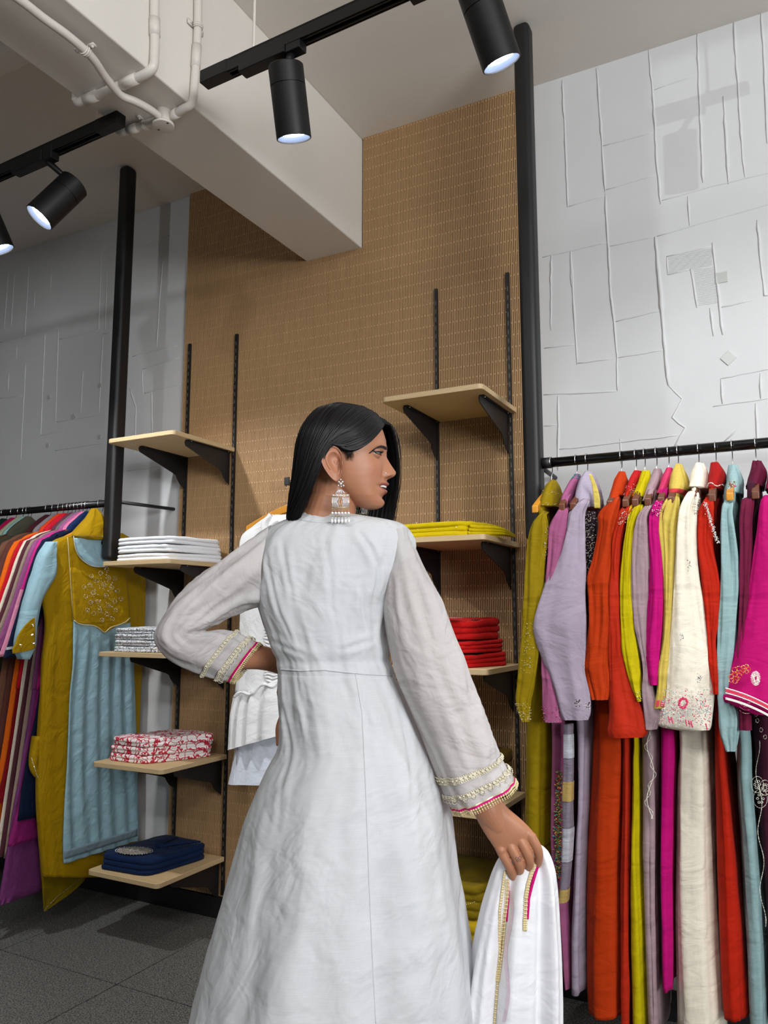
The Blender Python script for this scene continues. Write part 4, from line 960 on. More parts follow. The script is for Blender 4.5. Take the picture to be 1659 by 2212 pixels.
# ================================================================== LEFT RACK
XDIR = A(1, 0, 0)
def left_hook(u): return float(onY(u, 1107-u*0.0946, RY)[0])
def left_garment(i, x, col, nm, lab, wood, dup=None, cuff=None, zb=0.25, w=0.30, sl_len=0.45, lower=None, gap=0.03, zc=1.12):
    M = fabric('cloth_'+nm, col, 0.75, 0.17, 0.25)
    hanger(x, f'wooden hanger on the left rail holding the {lab[1]}', wood)
    t = thing('kurta', (x, RY, RZ-0.14), lab[0], 'kurta', 'clothes on the left rail')
    hb = gap*0.5
    bst = [(A(x, RY-0.05, RZ-0.10), A(x, RY+0.05, RZ-0.10), 0.010), (A(x, RY-0.19, RZ-0.155), A(x, RY+0.19, RZ-0.155), 0.013), (A(x, RY-0.20, 1.5), A(x, RY+0.20, 1.5), hb), (A(x, RY-0.175, 1.25), A(x, RY+0.175, 1.25), hb),
           (A(x, RY-0.2, 0.95), A(x, RY+0.2, 0.95), hb*1.1)]
    if lower is None: bst += [(A(x, RY-0.25, zb+0.2), A(x, RY+0.25, zb+0.2), hb*1.2), (A(x, RY-0.27, zb), A(x, RY+0.27, zb), hb*1.2)]
    Loft(bst, XDIR, 0.8, folds(0.006, 2.4, 1.0, i*4.3, 0.001)).obj('body', M, t, 40, 36)
    if lower is not None:
        Ml = fabric('cloth_'+lower[0], lower[1], 0.75, 0.17, 0.25)
        Loft([(A(x, RY-0.19, 1.0), A(x, RY+0.16, 1.0), hb*0.8), (A(x, RY-0.24, 0.6), A(x, RY+0.1, 0.6), hb*1.1), (A(x+0.01, RY-0.30, zb), A(x, RY, zb), hb*1.2)], XDIR, 0.8, folds(0.009, 2.6, 1.2, i*7.3, 0.001)).obj('trouser', Ml, t, 36, 36)
    Ms = M if cuff is None or len(cuff) < 3 else fabric('cloth_'+cuff[2], cuff[1], 0.75, 0.17, 0.25)
    sb = max(0.009, min(0.022, gap*0.5))
    sst = [(A(x+0.005, 2.30, 1.60), A(x+0.005, 2.22, 1.565), 0.012), (A(x+0.008, 2.30, 1.50), A(x+0.008, 2.185, 1.50), sb), (A(x+0.010, 2.26, 1.34), A(x+0.010, 2.135, 1.34), sb), (A(x+0.012, 2.205, zc+0.08), A(x+0.012, 2.085, zc+0.06), sb), (A(x+0.012, 2.185, zc), A(x+0.012, 2.06, zc-sb), sb*0.9)]
    sst = [(b, a, q) for a, b, q in sst]
    sl = Loft(sst, XDIR, 0.9, folds(0.006, 1.8, 3, i*2.9, 0.001)); sl.obj('sleeve', M, t, 30, 26)
    if cuff: sl.obj('cuff', fabric('cloth_'+nm+'_cuff', cuff[1], 0.75), t, 10, 26, (False, True), 0.0015, cuff[0], 4.0)
    if dup:
        dt = thing('dupatta', (x, RY, RZ-0.05), f'{dup[0]} dupatta folded over the hanger of the {lab[1]}', 'dupatta', 'dupattas on the left rail')
        Loft([(A(x, RY-0.012, RZ-0.028), A(x, RY+0.012, RZ-0.028), 0.008), (A(x, RY-0.05, RZ-0.055), A(x, RY+0.05, RZ-0.055), 0.016), (A(x, RY-0.10, RZ-0.10), A(x, RY+0.10, RZ-0.10), 0.02), (A(x, RY-0.115, RZ-0.13), A(x, RY+0.115, RZ-0.13), 0.02)], XDIR, 0.9, folds(0.005, 1.6, 8, i*2.2, 0.002)).obj('draped_cloth', fabric('dupatta_l_'+dup[0].replace(' ', '_'), dup[1], 0.7), dt, 20, 30)
    return t, sl
LG = [(190, S(16, 26, 52), 'navy', ('navy kurta with silver cuff lace just behind the mustard and blue one', 'navy kurta'), ('navy', S(18, 40, 80)), None, None, 0.45),
 (183, S(196, 40, 128), 'rose_magenta', ('rose magenta kurta with pale pink cuff on the left rail', 'rose magenta kurta'), ('pale pink', S(206, 110, 150)), (1.9, S(206, 132, 158)), ('deep_magenta', S(128, 28, 96)), 0.36),
 (174, S(140, 76, 124), 'soft_purple', ('soft purple kurta with long purple trousers on the left rail', 'soft purple kurta'), ('mauve', S(150, 86, 130)), None, ('purple', S(112, 52, 104)), 0.14),
 (166, S(150, 128, 116), 'taupe', ('taupe kurta on the left rail', 'taupe kurta'), ('grey', S(110, 100, 104)), None, None, 0.3),
 (158, S(84, 44, 52), 'plum_brown', ('plum brown kurta on the left rail, left of the taupe one', 'plum brown kurta'), ('plum', S(92, 48, 66)), None, None, 0.3),
 (151, S(222, 210, 190), 'cream', ('cream kurta on the left rail', 'cream kurta'), None, None, None, 0.3),
 (142, S(190, 20, 40), 'crimson', ('crimson kurta on the left rail', 'crimson kurta'), ('crimson', S(196, 24, 44)), None, ('dark_red', S(120, 8, 20)), 0.5),
 (132, S(226, 104, 20), 'bright_orange', ('bright orange kurta on the left rail', 'bright orange kurta'), ('orange', S(214, 60, 24)), None, None, 0.3),
 (119, S(96, 56, 48), 'chestnut', ('chestnut brown kurta on the left rail', 'chestnut kurta'), ('silver sequinned', S(130, 124, 128)), None, None, 0.3),
 (105, S(124, 84, 64), 'tan_brown', ('tan brown kurta on the left rail', 'tan brown kurta'), ('maroon', S(70, 26, 36)), None, None, 0.3),
 (63, S(86, 82, 66), 'drab_olive', ('drab olive kurta with hooded fold on the left rail', 'drab olive kurta'), ('drab olive', S(86, 84, 70)), None, None, 0.3),
 (56, S(146, 190, 188), 'aqua', ('aqua kurta on the left rail', 'aqua kurta'), ('aqua', S(150, 200, 198)), None, None, 0.3),
 (45, S(160, 172, 146), 'sage', ('sage green kurta on the left rail', 'sage kurta'), ('sage', S(168, 178, 150)), None, None, 0.3),
 (30, S(176, 18, 74), 'raspberry', ('raspberry kurta on the left rail near the photo edge', 'raspberry kurta'), ('raspberry', S(180, 20, 80)), None, None, 0.3),
 (10, S(14, 50, 42), 'bottle_green', ('bottle green kurta on the left rail at the photo edge', 'bottle green kurta'), ('bottle green', S(14, 50, 42)), None, None, 0.3)]
xs_ = [left_hook(g[0]) for g in LG]
for i, g in enumerate(LG):
    gap = (xs_[i-1]-xs_[i]) if i else 0.04
    t, sl = left_garment(i+20, xs_[i], g[1], g[2], g[3], M_brown, g[4], g[5], g[7], lower=g[6], gap=max(0.014, min(0.045, gap*0.85)), zc=1.10 if i < 2 else 1.13)
    if g[2] == 'navy': sl.obj('silver_lace', Msv, t, 4, 26, (False, False), 0.002, 3.3, 3.45)
    if g[2] == 'rose_magenta': beads('cuff_lace', spray(sl, 3.8, 4.0, 0, 6.28, 60, 4), [M_bd_w, M_bd_r, M_bd_l], t, 0.0028)
# ------------------------------------------------ front kurta facing the aisle
XK = -2.70
hanger(XK, 'wooden hanger at the right end of the left rail, under the mustard dupatta', M_honey)
M_mk = fabric('mustard_silk', S(158, 124, 0), 0.7, 0.16, 0.25); M_bk = fabric('pale_blue_cotton', S(146, 180, 192), 0.75, 0.1, 0.22)
kt = thing('kurta', (XK, RY, 1.6), 'mustard and pale blue kurta facing the aisle at the end of the left rail', 'kurta', 'clothes on the left rail')
def rk(rows, X): return [(onX(l, v, X), onX(r, v, X)) for v, l, r in rows]
kb = [(1152, 158, 262), (1172, 112, 290), (1210, 118, 303), (1250, 112, 310), (1285, 92, 313), (1350, 98, 312), (1430, 90, 313), (1500, 88, 321), (1600, 82, 330), (1720, 80, 339), (1800, 85, 343), (1850, 89, 330), (1893, 93, 250)]
def kclamp(p): p = p.copy(); p[1] = min(p[1], 2.73); return p
kl = Loft([(kclamp(a), kclamp(b), 0.018 if i == 0 else 0.03) for i, (a, b) in enumerate(rk(kb, XK))], XDIR, 0.55, folds(0.005, 2.6, 1.0, 3.3, 0.001)); kl.obj('body', M_mk, kt, 70, 60)
PX = lambda X: (lambda u, v: kclamp(onX(u, v, X)))
def pleats(x, y): return 0.005*math.sin(x*34+2*math.sin(y*4))*min(1, y*6)+0.004*noise.noise((x*5, y*6, 2.0))+0.003*noise.noise((x*14, y*3, 5.0))
patch('blue_skirt_panel', [(1338, 160, 281), (1420, 157, 290), (1500, 150, 294), (1600, 146, 297), (1700, 141, 298), (1800, 138, 298), (1866, 140, 297, 1816)], PX(XK+0.044), M_bk, kt, pleats, 50, 60, 0.004)
patch('hem_band', [(1838, 139.5, 297, 1790), (1856, 140, 297, 1806)], PX(XK+0.051), fabric('grey_blue_band', S(120, 140, 150), 0.7), kt, None, 20, 3, 0.002)
yk = [(1226, 160, 281), (1300, 160, 281), (1335, 160, 281), (1345, 168, 280), (1350, 200, 258), (1366, 224, 230)]
patch('yoke', yk, PX(XK+0.050), M_mk, kt, lambda x, y: 0.003*noise.noise((x*5, y*6, 8))-0.022*max(0, 1-y/0.35)**1.5, 24, 24, 0.004)
rd = random.Random(12); em = []
for k in range(26):
    a = k*2.4; r_ = 9+44*math.sqrt(k/26)
    fx, fy = 222+r_*0.82*math.cos(a), 1286+r_*1.15*math.sin(a)
    for q in range(9): em.append(onX(fx+4.2*math.cos(q*0.8), fy+4.2*math.sin(q*0.8), XK+0.056))
    for q in range(5): em.append(onX(fx+(222-fx)*q*0.11+rd.gauss(0, 1), fy+(1290-fy)*q*0.11+rd.gauss(0, 1), XK+0.056))
beads('silver_embroidery', em, [M_bd_s, M_bd_g, M_bd_s, plain('dusty_thread', S(190, 160, 140), 0.5)], kt, 0.0034)
m = MB(); m.tube([onX(u, v, XK+0.056) for u, v in ((160, 1340), (168, 1346), (182, 1350), (200, 1351), (214, 1357), (226, 1366), (238, 1356), (256, 1350), (272, 1343), (281, 1334))], 0.0022, 6, smooth=3); m.build('gold_piping', M_bd_g, kt, True)
m = MB(); m.tube([onX(u, v, XK+0.040) for u, v in ((146, 1160), (150, 1220), (158, 1340))], 0.0014, 5, smooth=3); m.build('gold_stitching', M_bd_g, kt, True)
patch('neck_lining', [(1162, 160, 240), (1190, 167, 240), (1212, 183, 240), (1224, 205, 240)], PX(XK+0.041), M_bk, kt, None, 12, 12, 0.003)
m = MB(); m.tube([onX(u, v, XK+0.046) for u, v in ((159, 1158), (163, 1185), (172, 1203), (186, 1216), (204, 1224), (230, 1224))], 0.0022, 6, smooth=3); m.build('silver_neck_piping', M_bd_s, kt, True)
boxobj('size_label', (XK+0.036, XK+0.041, *sorted((onX(204, 1175, XK)[1], onX(210, 1175, XK)[1])), onX(204, 1177, XK)[2], onX(204, 1170, XK)[2]), M_black, kt)
Loft([(onX(l, v, XK+0.02), onX(r, v, XK+0.02), 0.028) for v, l, r in ((1170, 104, 118), (1200, 84, 119), (1240, 70, 118), (1290, 55, 90), (1340, 43, 78), (1395, 31, 74), (1424, 42, 58))], XDIR, 0.8, folds(0.005, 2, 4, 7.7, 0.001)).obj('sleeve', M_bk, kt, 36, 30)
patch('mustard_cuff', [(1334, 73, 75), (1350, 56, 76), (1372, 40, 76), (1390, 34, 75), (1402, 28, 73.5), (1412, 28, 29)], PX(XK+0.050), M_mk, kt, None, 12, 16, 0.004)
beads('cuff_beads', [onX(u+rd.gauss(0, 1.2), v+rd.gauss(0, 1.5), XK+0.055) for u, v in ((71, 1350), (70, 1372), (72, 1390), (45, 1394)) for k in range(9)], [M_bd_s, M_bd_g], kt, 0.003)
dk = thing('dupatta', (XK, RY, 1.68), 'mustard dupatta folded over the hanger of the mustard and blue kurta', 'dupatta', 'dupattas on the left rail')
dl = Loft([(onX(l, v, XK+0.02), onX(r, v, XK+0.02), b) for v, l, r, b in ((1098, 200, 207, 0.01), (1118, 186, 219, 0.03), (1140, 168, 226, 0.045), (1158, 156, 232, 0.05), (1166, 180, 228, 0.045))], XDIR, 0.9, folds(0.007, 1.6, 9, 1.4, 0.003)); dl.obj('draped_cloth', M_mk, dk, 30, 40)
beads('silver_edging', [dl.pt(3.15+0.2*math.cos(a), a, 0.002) for a in np.linspace(0, 3.14, 60)], [M_bd_s], dk, 0.0018)
mt_ = thing('trousers', tuple(onX(130, 1920, XK-0.03)), 'mustard trousers with beaded slanting hem hanging below the mustard and blue kurta', 'trousers')
patch('trouser_leg', [(1700, 84, 330), (1800, 86, 320), (1870, 88, 205), (1905, 92, 180), (1935, 93, 147), (1968, 96, 98)], PX(XK-0.034), fabric('mustard_dark', S(120, 100, 0), 0.65), mt_, lambda x, y: 0.004*noise.noise((x*6, y*3, 1)), 24, 30, 0.006)
beads('hem_beads', [onX(u, v, XK-0.028) for u, v in [(96+(190-96)*k/60, 1968-(1968-1888)*(k/60)**0.8) for k in range(61)]], [M_bd_s], mt_, 0.0022)
m = MB(); m.tube([onX(u, v, XK-0.01) for u, v in ((80, 1590), (74, 1630), (72, 1655), (80, 1672), (92, 1680))], [0.02, 0.02, 0.016, 0.014, 0.01], 12, smooth=4); m.build('tucked_corner', M_mk, mt_, True)
beads('corner_beads', [onX(68+k*0.7, 1638+k*2.2, XK+0.008) for k in range(20)], [M_bd_s], mt_, 0.0022)
# ================================================================== WHITE SET ON THE PANEL HOOK
wa = thing('display_arm', tuple(onY(627, 1046, YP)), 'short black display arm on the panel behind the woman’s hair', 'display arm')
c = onY(627, 1044, 2.66); m = MB(); m.box(c[0]-0.012, c[0]+0.012, 2.64, YP, c[2]-0.009, c[2]+0.003); m.box(c[0]-0.015, c[0]+0.015, YP-0.008, YP, c[2]-0.03, c[2]+0.02); m.box(c[0]-0.012, c[0]+0.012, 2.632, 2.64, c[2]-0.012, c[2]+0.022); bevel(m.build('arm', M_black, wa), 0.002)
make_hanger(float(c[0]), 2.66, float(c[2])-0.008, 'honey wooden hanger holding the white ruffled dress on the panel', M_honey, math.radians(82), group='hangers on the panel arm', ysp=0.20)
make_hanger(float(c[0]), 2.69, float(c[2])-0.075, 'second wooden hanger behind the white ruffled dress', M_honey, math.radians(96), group='hangers on the panel arm', ysp=0.22)
wd = thing('ruffled_dress', tuple(onY(600, 1300, 2.6)), 'white dress with gathered ruffle tier hanging on the panel behind the woman’s arm', 'dress')
M_wd = fabric('white_linen', S(236, 236, 236), 0.8, 0.07, 0.2)
Loft([(onY(l, v, 2.62), onY(r, v, 2.62), b) for v, l, r, b in ((1112, 582, 640, 0.01), (1135, 552, 680, 0.025), (1165, 522, 705, 0.035), (1240, 518, 712, 0.04), (1320, 521, 700, 0.04), (1400, 518, 700, 0.04), (1500, 511, 702, 0.04))], YDIR, 0.7, folds(0.007, 2.2, 1.2, 4, 0.0015)).obj('bodice', M_wd, wd, 50, 44)
def ruf(th, v, tn): return 0.011*math.sin(th*19+1.3*math.sin(v*9))*min(1, 0.35+tn*2)+0.004*noise.noise((th*3, v*8, 0))
Loft([(onY(l, v, 2.60)+A(0, 0, 0.00), onY(r, v-dv, 2.60), b) for v, l, r, b, dv in ((1506, 508, 712, 0.045, 75), (1540, 506, 714, 0.055, 70), (1580, 504, 716, 0.06, 64), (1618, 502, 718, 0.062, 60))], YDIR, 0.75, ruf).obj('ruffle_tier', M_wd, wd, 30, 160, (True, False))
m = MB(); P = [onY(506+k*7, 1506-k*2.4-6*math.sin(k*0.9), 2.545) for k in range(22)]; m.tube(P, [0.006+0.002*math.sin(k*2.3) for k in range(22)], 8, smooth=3); m.build('ruffle_heading', M_wd, wd, True)
m = MB()
for k in range(26): m.tube([onY(572+2*math.sin(k*1.7)+q*8, 1310+k*7+2.2*math.sin(q*2.1+k), 2.575-0.002*math.sin(q*2.5)) for q in range(7)], 0.0042, 6, smooth=2)
stuff(m.build('smocking', M_wd, wd, True))
Loft([(onY(l, v, 2.62), onY(r, v, 2.62), b) for v, l, r, b in ((1590, 514, 706, 0.035), (1640, 508, 706, 0.04), (1692, 498, 700, 0.045))], YDIR, 0.7, folds(0.01, 3, 1.5, 6, 0.001)).obj('underskirt', fabric('white_poplin', S(226, 232, 244), 0.75, 0.05), wd, 24, 60, (True, False))
m = MB(); m.tube([onY(u, v, 2.57) for u, v in ((585, 1112), (572, 1132), (578, 1150), (600, 1146))], [0.01, 0.016, 0.016, 0.012], 10, smooth=4); m.build('collar', M_wd, wd, True)
# ================================================================== THE WOMAN
D0 = 1.565
wn = thing('person', tuple(at(740, 1331, 1.58))[:2]+(0.0,), 'woman seen from behind in a white long-sleeved kurta, face turned right, left hand on hip', 'person')
HEAD_A = math.radians(-6.0)
HO = at(751, 1005, D0)
HFv = RT*math.cos(HEAD_A)+HF*math.sin(HEAD_A); HLv = -RT*math.sin(HEAD_A)+HF*math.cos(HEAD_A); HZv = A(0, 0, 1)
def hl(f, l, z): return HO+HFv*f+HLv*l+HZv*z
def toloc(P): q = np.asarray(P)-HO; return q@HFv, q@HLv, q@HZv
HZ = [-.090, -.086, -.078, -.068, -.058, -.045, -.030, -.015, 0, .015, .030, .050, .070, .090, .105, .114, .118]
HFr = [.058, .067, .0705, .0705, .0705, .074, .0755, .0755, .075, .0755, .0785, .078, .072, .058, .038, .018, .004]
HBk = [.036, .024, .008, -.004, -.02, -.05, -.07, -.081, -.087, -.091, -.093, -.093, -.088, -.073, -.05, -.026, -.01]
HWd = [.016, .026, .036, .044, .049, .055, .060, .063, .065, .067, .069, .070, .065, .053, .036, .018, .006]
def itp(z, ys): return float(np.interp(z, HZ, ys))
NZ = [(.040, 0), (.030, .0005), (.014, .0045), (.004, .0105), (-.008, .018), (-.0165, .0232), (-.0215, .0222), (-.0265, .0165), (-.0305, .006), (-.036, .0008), (-.045, 0)]
def gs(x, s): return math.exp(-(x/s)**2)
def bumps(l, z):
    al = abs(l); d = 0.0
    nzv = float(np.interp(-z, [-a for a, b in NZ], [b for a, b in NZ]))
    wl = float(np.interp(-z, [-.03, -.01, .005, .0165, .03], [.0085, .0075, .0085, .0105, .0115]))
    d += nzv*gs(l, wl*1.05)
    d += 0.0092*gs(al-.0135, .0062)*gs(z+.0235, .0065)
    d += 0.0100*gs(l, .018)*gs(z+.0405, .0050)+0.0100*gs(l, .0175)*gs(z+.0560, .0060)
    d -= 0.0120*gs(l, .020)*gs(z+.0470, .0021)
    d -= 0.0100*gs(al-.0070, .0040)*gs(z+.0296, .0030)
    d -= 0.0045*gs(al-.0195, .0040)*gs(z+.0225, .0085)
    d -= 0.0025*gs(l, .02)*gs(z+.067, .004)
    d += 0.0050*gs(l, .018)*gs(z+.080, .010)
    d -= 0.0085*gs(al-.030, .013)*gs(z-.0165, .0105)
    d += 0.0030*gs(al-.024, .018)*gs(z-.034, .008)
    d += 0.0045*gs(al-.040, .017)*gs(z+.012, .016)
    d -= 0.0020*gs(al-.026, .006)*gs(z+.046, .008)
    return d
def head_pt(phi, z, off=0.0):
    ff, fb, w = itp(z, HFr), itp(z, HBk), itp(z, HWd)
    mid, hd = (ff+fb)/2, (ff-fb)/2
    c, s = math.cos(phi), math.sin(phi)
    f = mid+(hd+off)*spw(c, 0.95); l = (w+off)*spw(s, 0.9)
    if c > 0: f += bumps(l, z)*min(1, c*3)
    return f, l, z
B = MB()
nz_, nph = 150, 170; V = []; F = []
for i in range(nz_+1):
    z = -.090+(.208)*i/nz_
    for k in range(nph):
        a = 2*math.pi*k/nph; a = a-0.55*math.sin(a)*0.5      # denser at the face
        V.append(hl(*head_pt(a, z)))
for i in range(nz_):
    for k in range(nph): F.append((i*nph+k, i*nph+(k+1) % nph, (i+1)*nph+(k+1) % nph, (i+1)*nph+k))
F.append(tuple(range(nph-1, -1, -1))); F.append(tuple(nz_*nph+k for k in range(nph)))
B.add(V, F)
def tb(pts, rs, n=20, sm=5): B.tube(pts, rs, n, True, sm)
# neck, trunk core, legs
tb([hl(-.022, 0, -.02), hl(-.030, 0, -.070), at(712, 1108, 1.565), at(704, 1150, 1.575)], [.050, .049, .053, .075], 28)
tb([at(600, 1200, 1.58), at(650, 1178, 1.58), at(704, 1168, 1.58), at(770, 1176, 1.58), at(835, 1205, 1.575)], [.032, .038, .048, .038, .032], 20)
Loft_body = Loft([(at(l, v, 1.58), at(r, v, 1.58), b) for v, l, r, b in ((1150, 610, 830, .07), (1200, 585, 845, .085), (1300, 590, 825, .09), (1440, 625, 825, .085), (1580, 612, 880, .10), (1700, 610, 900, .105), (1800, 640, 880, .1))], HF, 1.0)
Vb, Fb, _ = Loft_body.grid(40, 36, 0, 0, None, (True, True)); B.add(Vb, Fb)
for sx, fx in ((700, 690), (800, 815)):
    p0 = at(sx, 1720, 1.58); pf = at(fx, 1331, 1.58)
    tb([p0, A(pf[0], pf[1], 0.48), A(pf[0], pf[1], 0.09), A(pf[0], pf[1], 0.045)], [.085, .058, .036, .036])
    tb([A(pf[0], pf[1], 0.035), A(pf[0], pf[1], 0.03)+HF*.09, A(pf[0], pf[1], 0.022)+HF*.16], [.035, .036, .02])
# right arm and hand
dR = 1.50
tb([at(838, 1205, 1.57), at(858, 1240, 1.555), at(908, 1390, 1.535), at(940, 1460, 1.525), at(998, 1610, 1.512), at(1048, 1735, dR), at(1066, 1766, dR), at(1080, 1790, dR)], [.034, .038, .036, .033, .032, .0275, .0245, .018], 22)
Hd = Loft([(at(l, v, dR), at(r, v2, dR), b) for l, v, r, v2, b in ((1012, 1730, 1074, 1715, .022), (1026, 1762, 1096, 1744, .020), (1042, 1792, 1124, 1768, .0175), (1060, 1820, 1146, 1790, .0150), (1072, 1838, 1154, 1806, .0110), (1078, 1844, 1152, 1814, .006))], HF, 0.85)
Vb, Fb, _ = Hd.grid(24, 30, 0, 0, None, (True, True)); B.add(Vb, Fb)
def finger(pts, rs): tb([at(u, v, dR+dd) for u, v, dd in pts], rs, 14, 5)
finger([(1128, 1786, .003), (1149, 1812, -.004), (1163, 1842, .000), (1160, 1866, .020), (1148, 1870, .042)], [.0085, .0100, .0088, .0080, .0068])
finger([(1110, 1796, .003), (1128, 1822, -.006), (1143, 1856, -.004), (1140, 1876, .016), (1128, 1876, .038)], [.0085, .0098, .0088, .0080, .0068])
finger([(1092, 1806, .003), (1105, 1832, -.006), (1122, 1867, -.004), (1121, 1884, .014), (1110, 1884, .034)], [.0085, .0095, .0086, .0078, .0066])
finger([(1072, 1815, .003), (1083, 1840, -.003), (1100, 1872, -.001), (1106, 1889, .010), (1112, 1899, .024)], [.0080, .0088, .0078, .0070, .0060])
finger([(1075, 1790, .018), (1092, 1818, .034), (1112, 1850, .046), (1124, 1872, .050)], [.012, .0115, .0100, .0085])
for u, v in ((1149, 1808), (1127, 1818), (1104, 1828), (1082, 1836)): B.ball(at(u, v, dR-.0050), .0088, 14, 10)
# left arm, hand on the front of the hip
tb([at(590, 1215, 1.575), at(556, 1228, 1.565), at(438, 1306, 1.53), at(378, 1372, 1.515), at(408, 1400, 1.525), at(480, 1415, 1.575), at(560, 1420, 1.625), at(612, 1437, 1.672), at(632, 1465, 1.70)], [.032, .035, .027, .025, .026, .029, .0245, .0215, .024], 22)
hdL = 1.70
tb([at(625, 1455, hdL), at(628, 1495, hdL+.004), at(626, 1530, hdL+.002)], [.024, .03, .024], 18)
for (u0, v0, u1, v1, u2, v2, q) in ((618, 1530, 603, 1575, 603, 1611, 0), (630, 1535, 620, 1580, 622, 1618, .006), (642, 1535, 638, 1582, 640, 1620, .012), (652, 1530, 654, 1572, 656, 1606, .016)):
    tb([at(u0, v0, hdL+q), at((u0+u1)/2, (v0+v1)/2, hdL+q-.002), at(u1, v1, hdL+q-.012), at(u2, v2, hdL+q-.02)], [.0092, .009, .008, .0062], 14)
tb([at(640, 1470, hdL-.01), at(668, 1490, hdL+.01), at(690, 1512, hdL+.02)], [.012, .011, .008], 14)
tmp = B.build('person_body', plain('tmp_skin', srgb(190, 140, 110)), None, True)
rm = tmp.modifiers.new('rm', 'REMESH'); rm.mode = 'VOXEL'; rm.voxel_size = 0.00145; rm.use_smooth_shade = True
sm = tmp.modifiers.new('sm', 'SMOOTH'); sm.factor = 0.5; sm.iterations = 3
dg = bpy.context.evaluated_depsgraph_get()
bm_me = bpy.data.meshes.new_from_object(tmp.evaluated_get(dg)); bm_me.name = 'body'
bpy.data.objects.remove(tmp)
co = np.empty(len(bm_me.vertices)*3, dtype=np.float32); bm_me.vertices.foreach_get('co', co); co = co.reshape(-1, 3).astype(float)
# --- skin colours per vertex (lips, cheeks, scalp under the hair)
def skin_mat():
    m, nt, b, N, L = new_mat('skin')
    at_ = N.new('ShaderNodeVertexColor'); at_.layer_name = 'skin_colour'
    tc = N.new('ShaderNodeTexCoord'); n = N.new('ShaderNodeTexNoise'); n.inputs['Scale'].default_value = 220; n.inputs['Detail'].default_value = 4
    L.new(tc.outputs['Object'], n.inputs['Vector'])
    bp = N.new('ShaderNodeBump'); bp.inputs['Strength'].default_value = 0.10; bp.inputs['Distance'].default_value = 0.001
    L.new(n.outputs['Fac'], bp.inputs['Height']); L.new(bp.outputs['Normal'], b.inputs['Normal'])
    L.new(at_.outputs['Color'], b.inputs['Base Color'])
    b.inputs['Roughness'].default_value = 0.46; b.inputs['Subsurface Weight'].default_value = 0.12
    b.inputs['Subsurface Radius'].default_value = (0.6, 0.25, 0.15); b.inputs['Subsurface Scale'].default_value = 0.006
    b.inputs['Specular IOR Level'].default_value = 0.42
    return m
loc = co-HO; Lf, Ll, Lz = loc@HFv, loc@HLv, loc@HZv
base = np.array(srgb(174, 120, 90)[:3]); lip = np.array(srgb(150, 80, 74)[:3]); blush = np.array(srgb(178, 106, 86)[:3]); scalp = np.array(srgb(16, 13, 14)[:3]); hand_c = np.array(srgb(192, 142, 116)[:3])
colv = np.tile(base, (len(co), 1))
def mixc(mask, c): colv[:] = colv*(1-mask[:, None])+c[None, :]*mask[:, None]
hm = (Lz > -.12) & (Lz < .13) & (np.abs(Ll) < .1) & (np.abs(Lf) < .12)
mixc(np.where(hm, 0.28*np.exp(-((Lf-.055)/.02)**2-((Lz+.015)/.02)**2), 0), blush)
w_l = .0235*np.ones_like(Lz)
upz = -.0385-2.2*np.maximum(0, np.abs(Ll)-.004)**1.25; loz = -.0640+1.4*np.abs(Ll)**1.15
lm = (Lf > .050) & (Lz < -.0355) & (Lz > -.066) & (np.abs(Ll) < .0225)
sst_ = lambda x: np.clip(x/.0014+.5, 0, 1)
up_ok = sst_((-.0368-0.20*np.maximum(0, np.abs(Ll)-.003))-Lz); lo_ok = sst_(Lz-(-.0645+0.62*np.abs(Ll))); si_ok = sst_(.0222-np.abs(Ll))
mixc(np.where((Lf > .048) & (Lz < -.033) & (Lz > -.068) & hm, 0.92, 0)*up_ok*lo_ok*si_ok, lip)
# hair line: behind this curve the scalp is covered
hx = np.interp(Lz, [-.02, .0, .02, .035, .05, .065, .08, .12], [.004, .020, .026, .034, .048, .060, .066, .07])
mixc(np.where(hm & ((Lz > .058) & (Lf < hx-.006) | (Lf < -.052) & (Lz > -.02)), 1.0, 0), scalp)
ca = bm_me.color_attributes.new('skin_colour', 'FLOAT_COLOR', 'POINT')
ca.data.foreach_set('color', np.hstack([colv, np.ones((len(co), 1))]).astype(np.float32).ravel())
bvh = BVHTree.FromPolygons([tuple(p) for p in co], [tuple(p.vertices) for p in bm_me.polygons])
org = wpos(wn); bm_me.transform(Matrix.Translation(Vector(tuple(-org))))
bm_me.materials.clear(); bm_me.materials.append(skin_mat())
bm_me.polygons.foreach_set('use_smooth', [True]*len(bm_me.polygons))
bo = bpy.data.objects.new('body', bm_me); COL.objects.link(bo); bo.parent = wn; WPOS[bo.name] = org
def hit(tree, u, v, off=0.0):
    d = ray(u, v); d = d/np.linalg.norm(d)
    p, n, i, q = tree.ray_cast(Vector(tuple(CAM)), Vector(tuple(d)))
    if p is None: return None
    return A(*p)-d*off
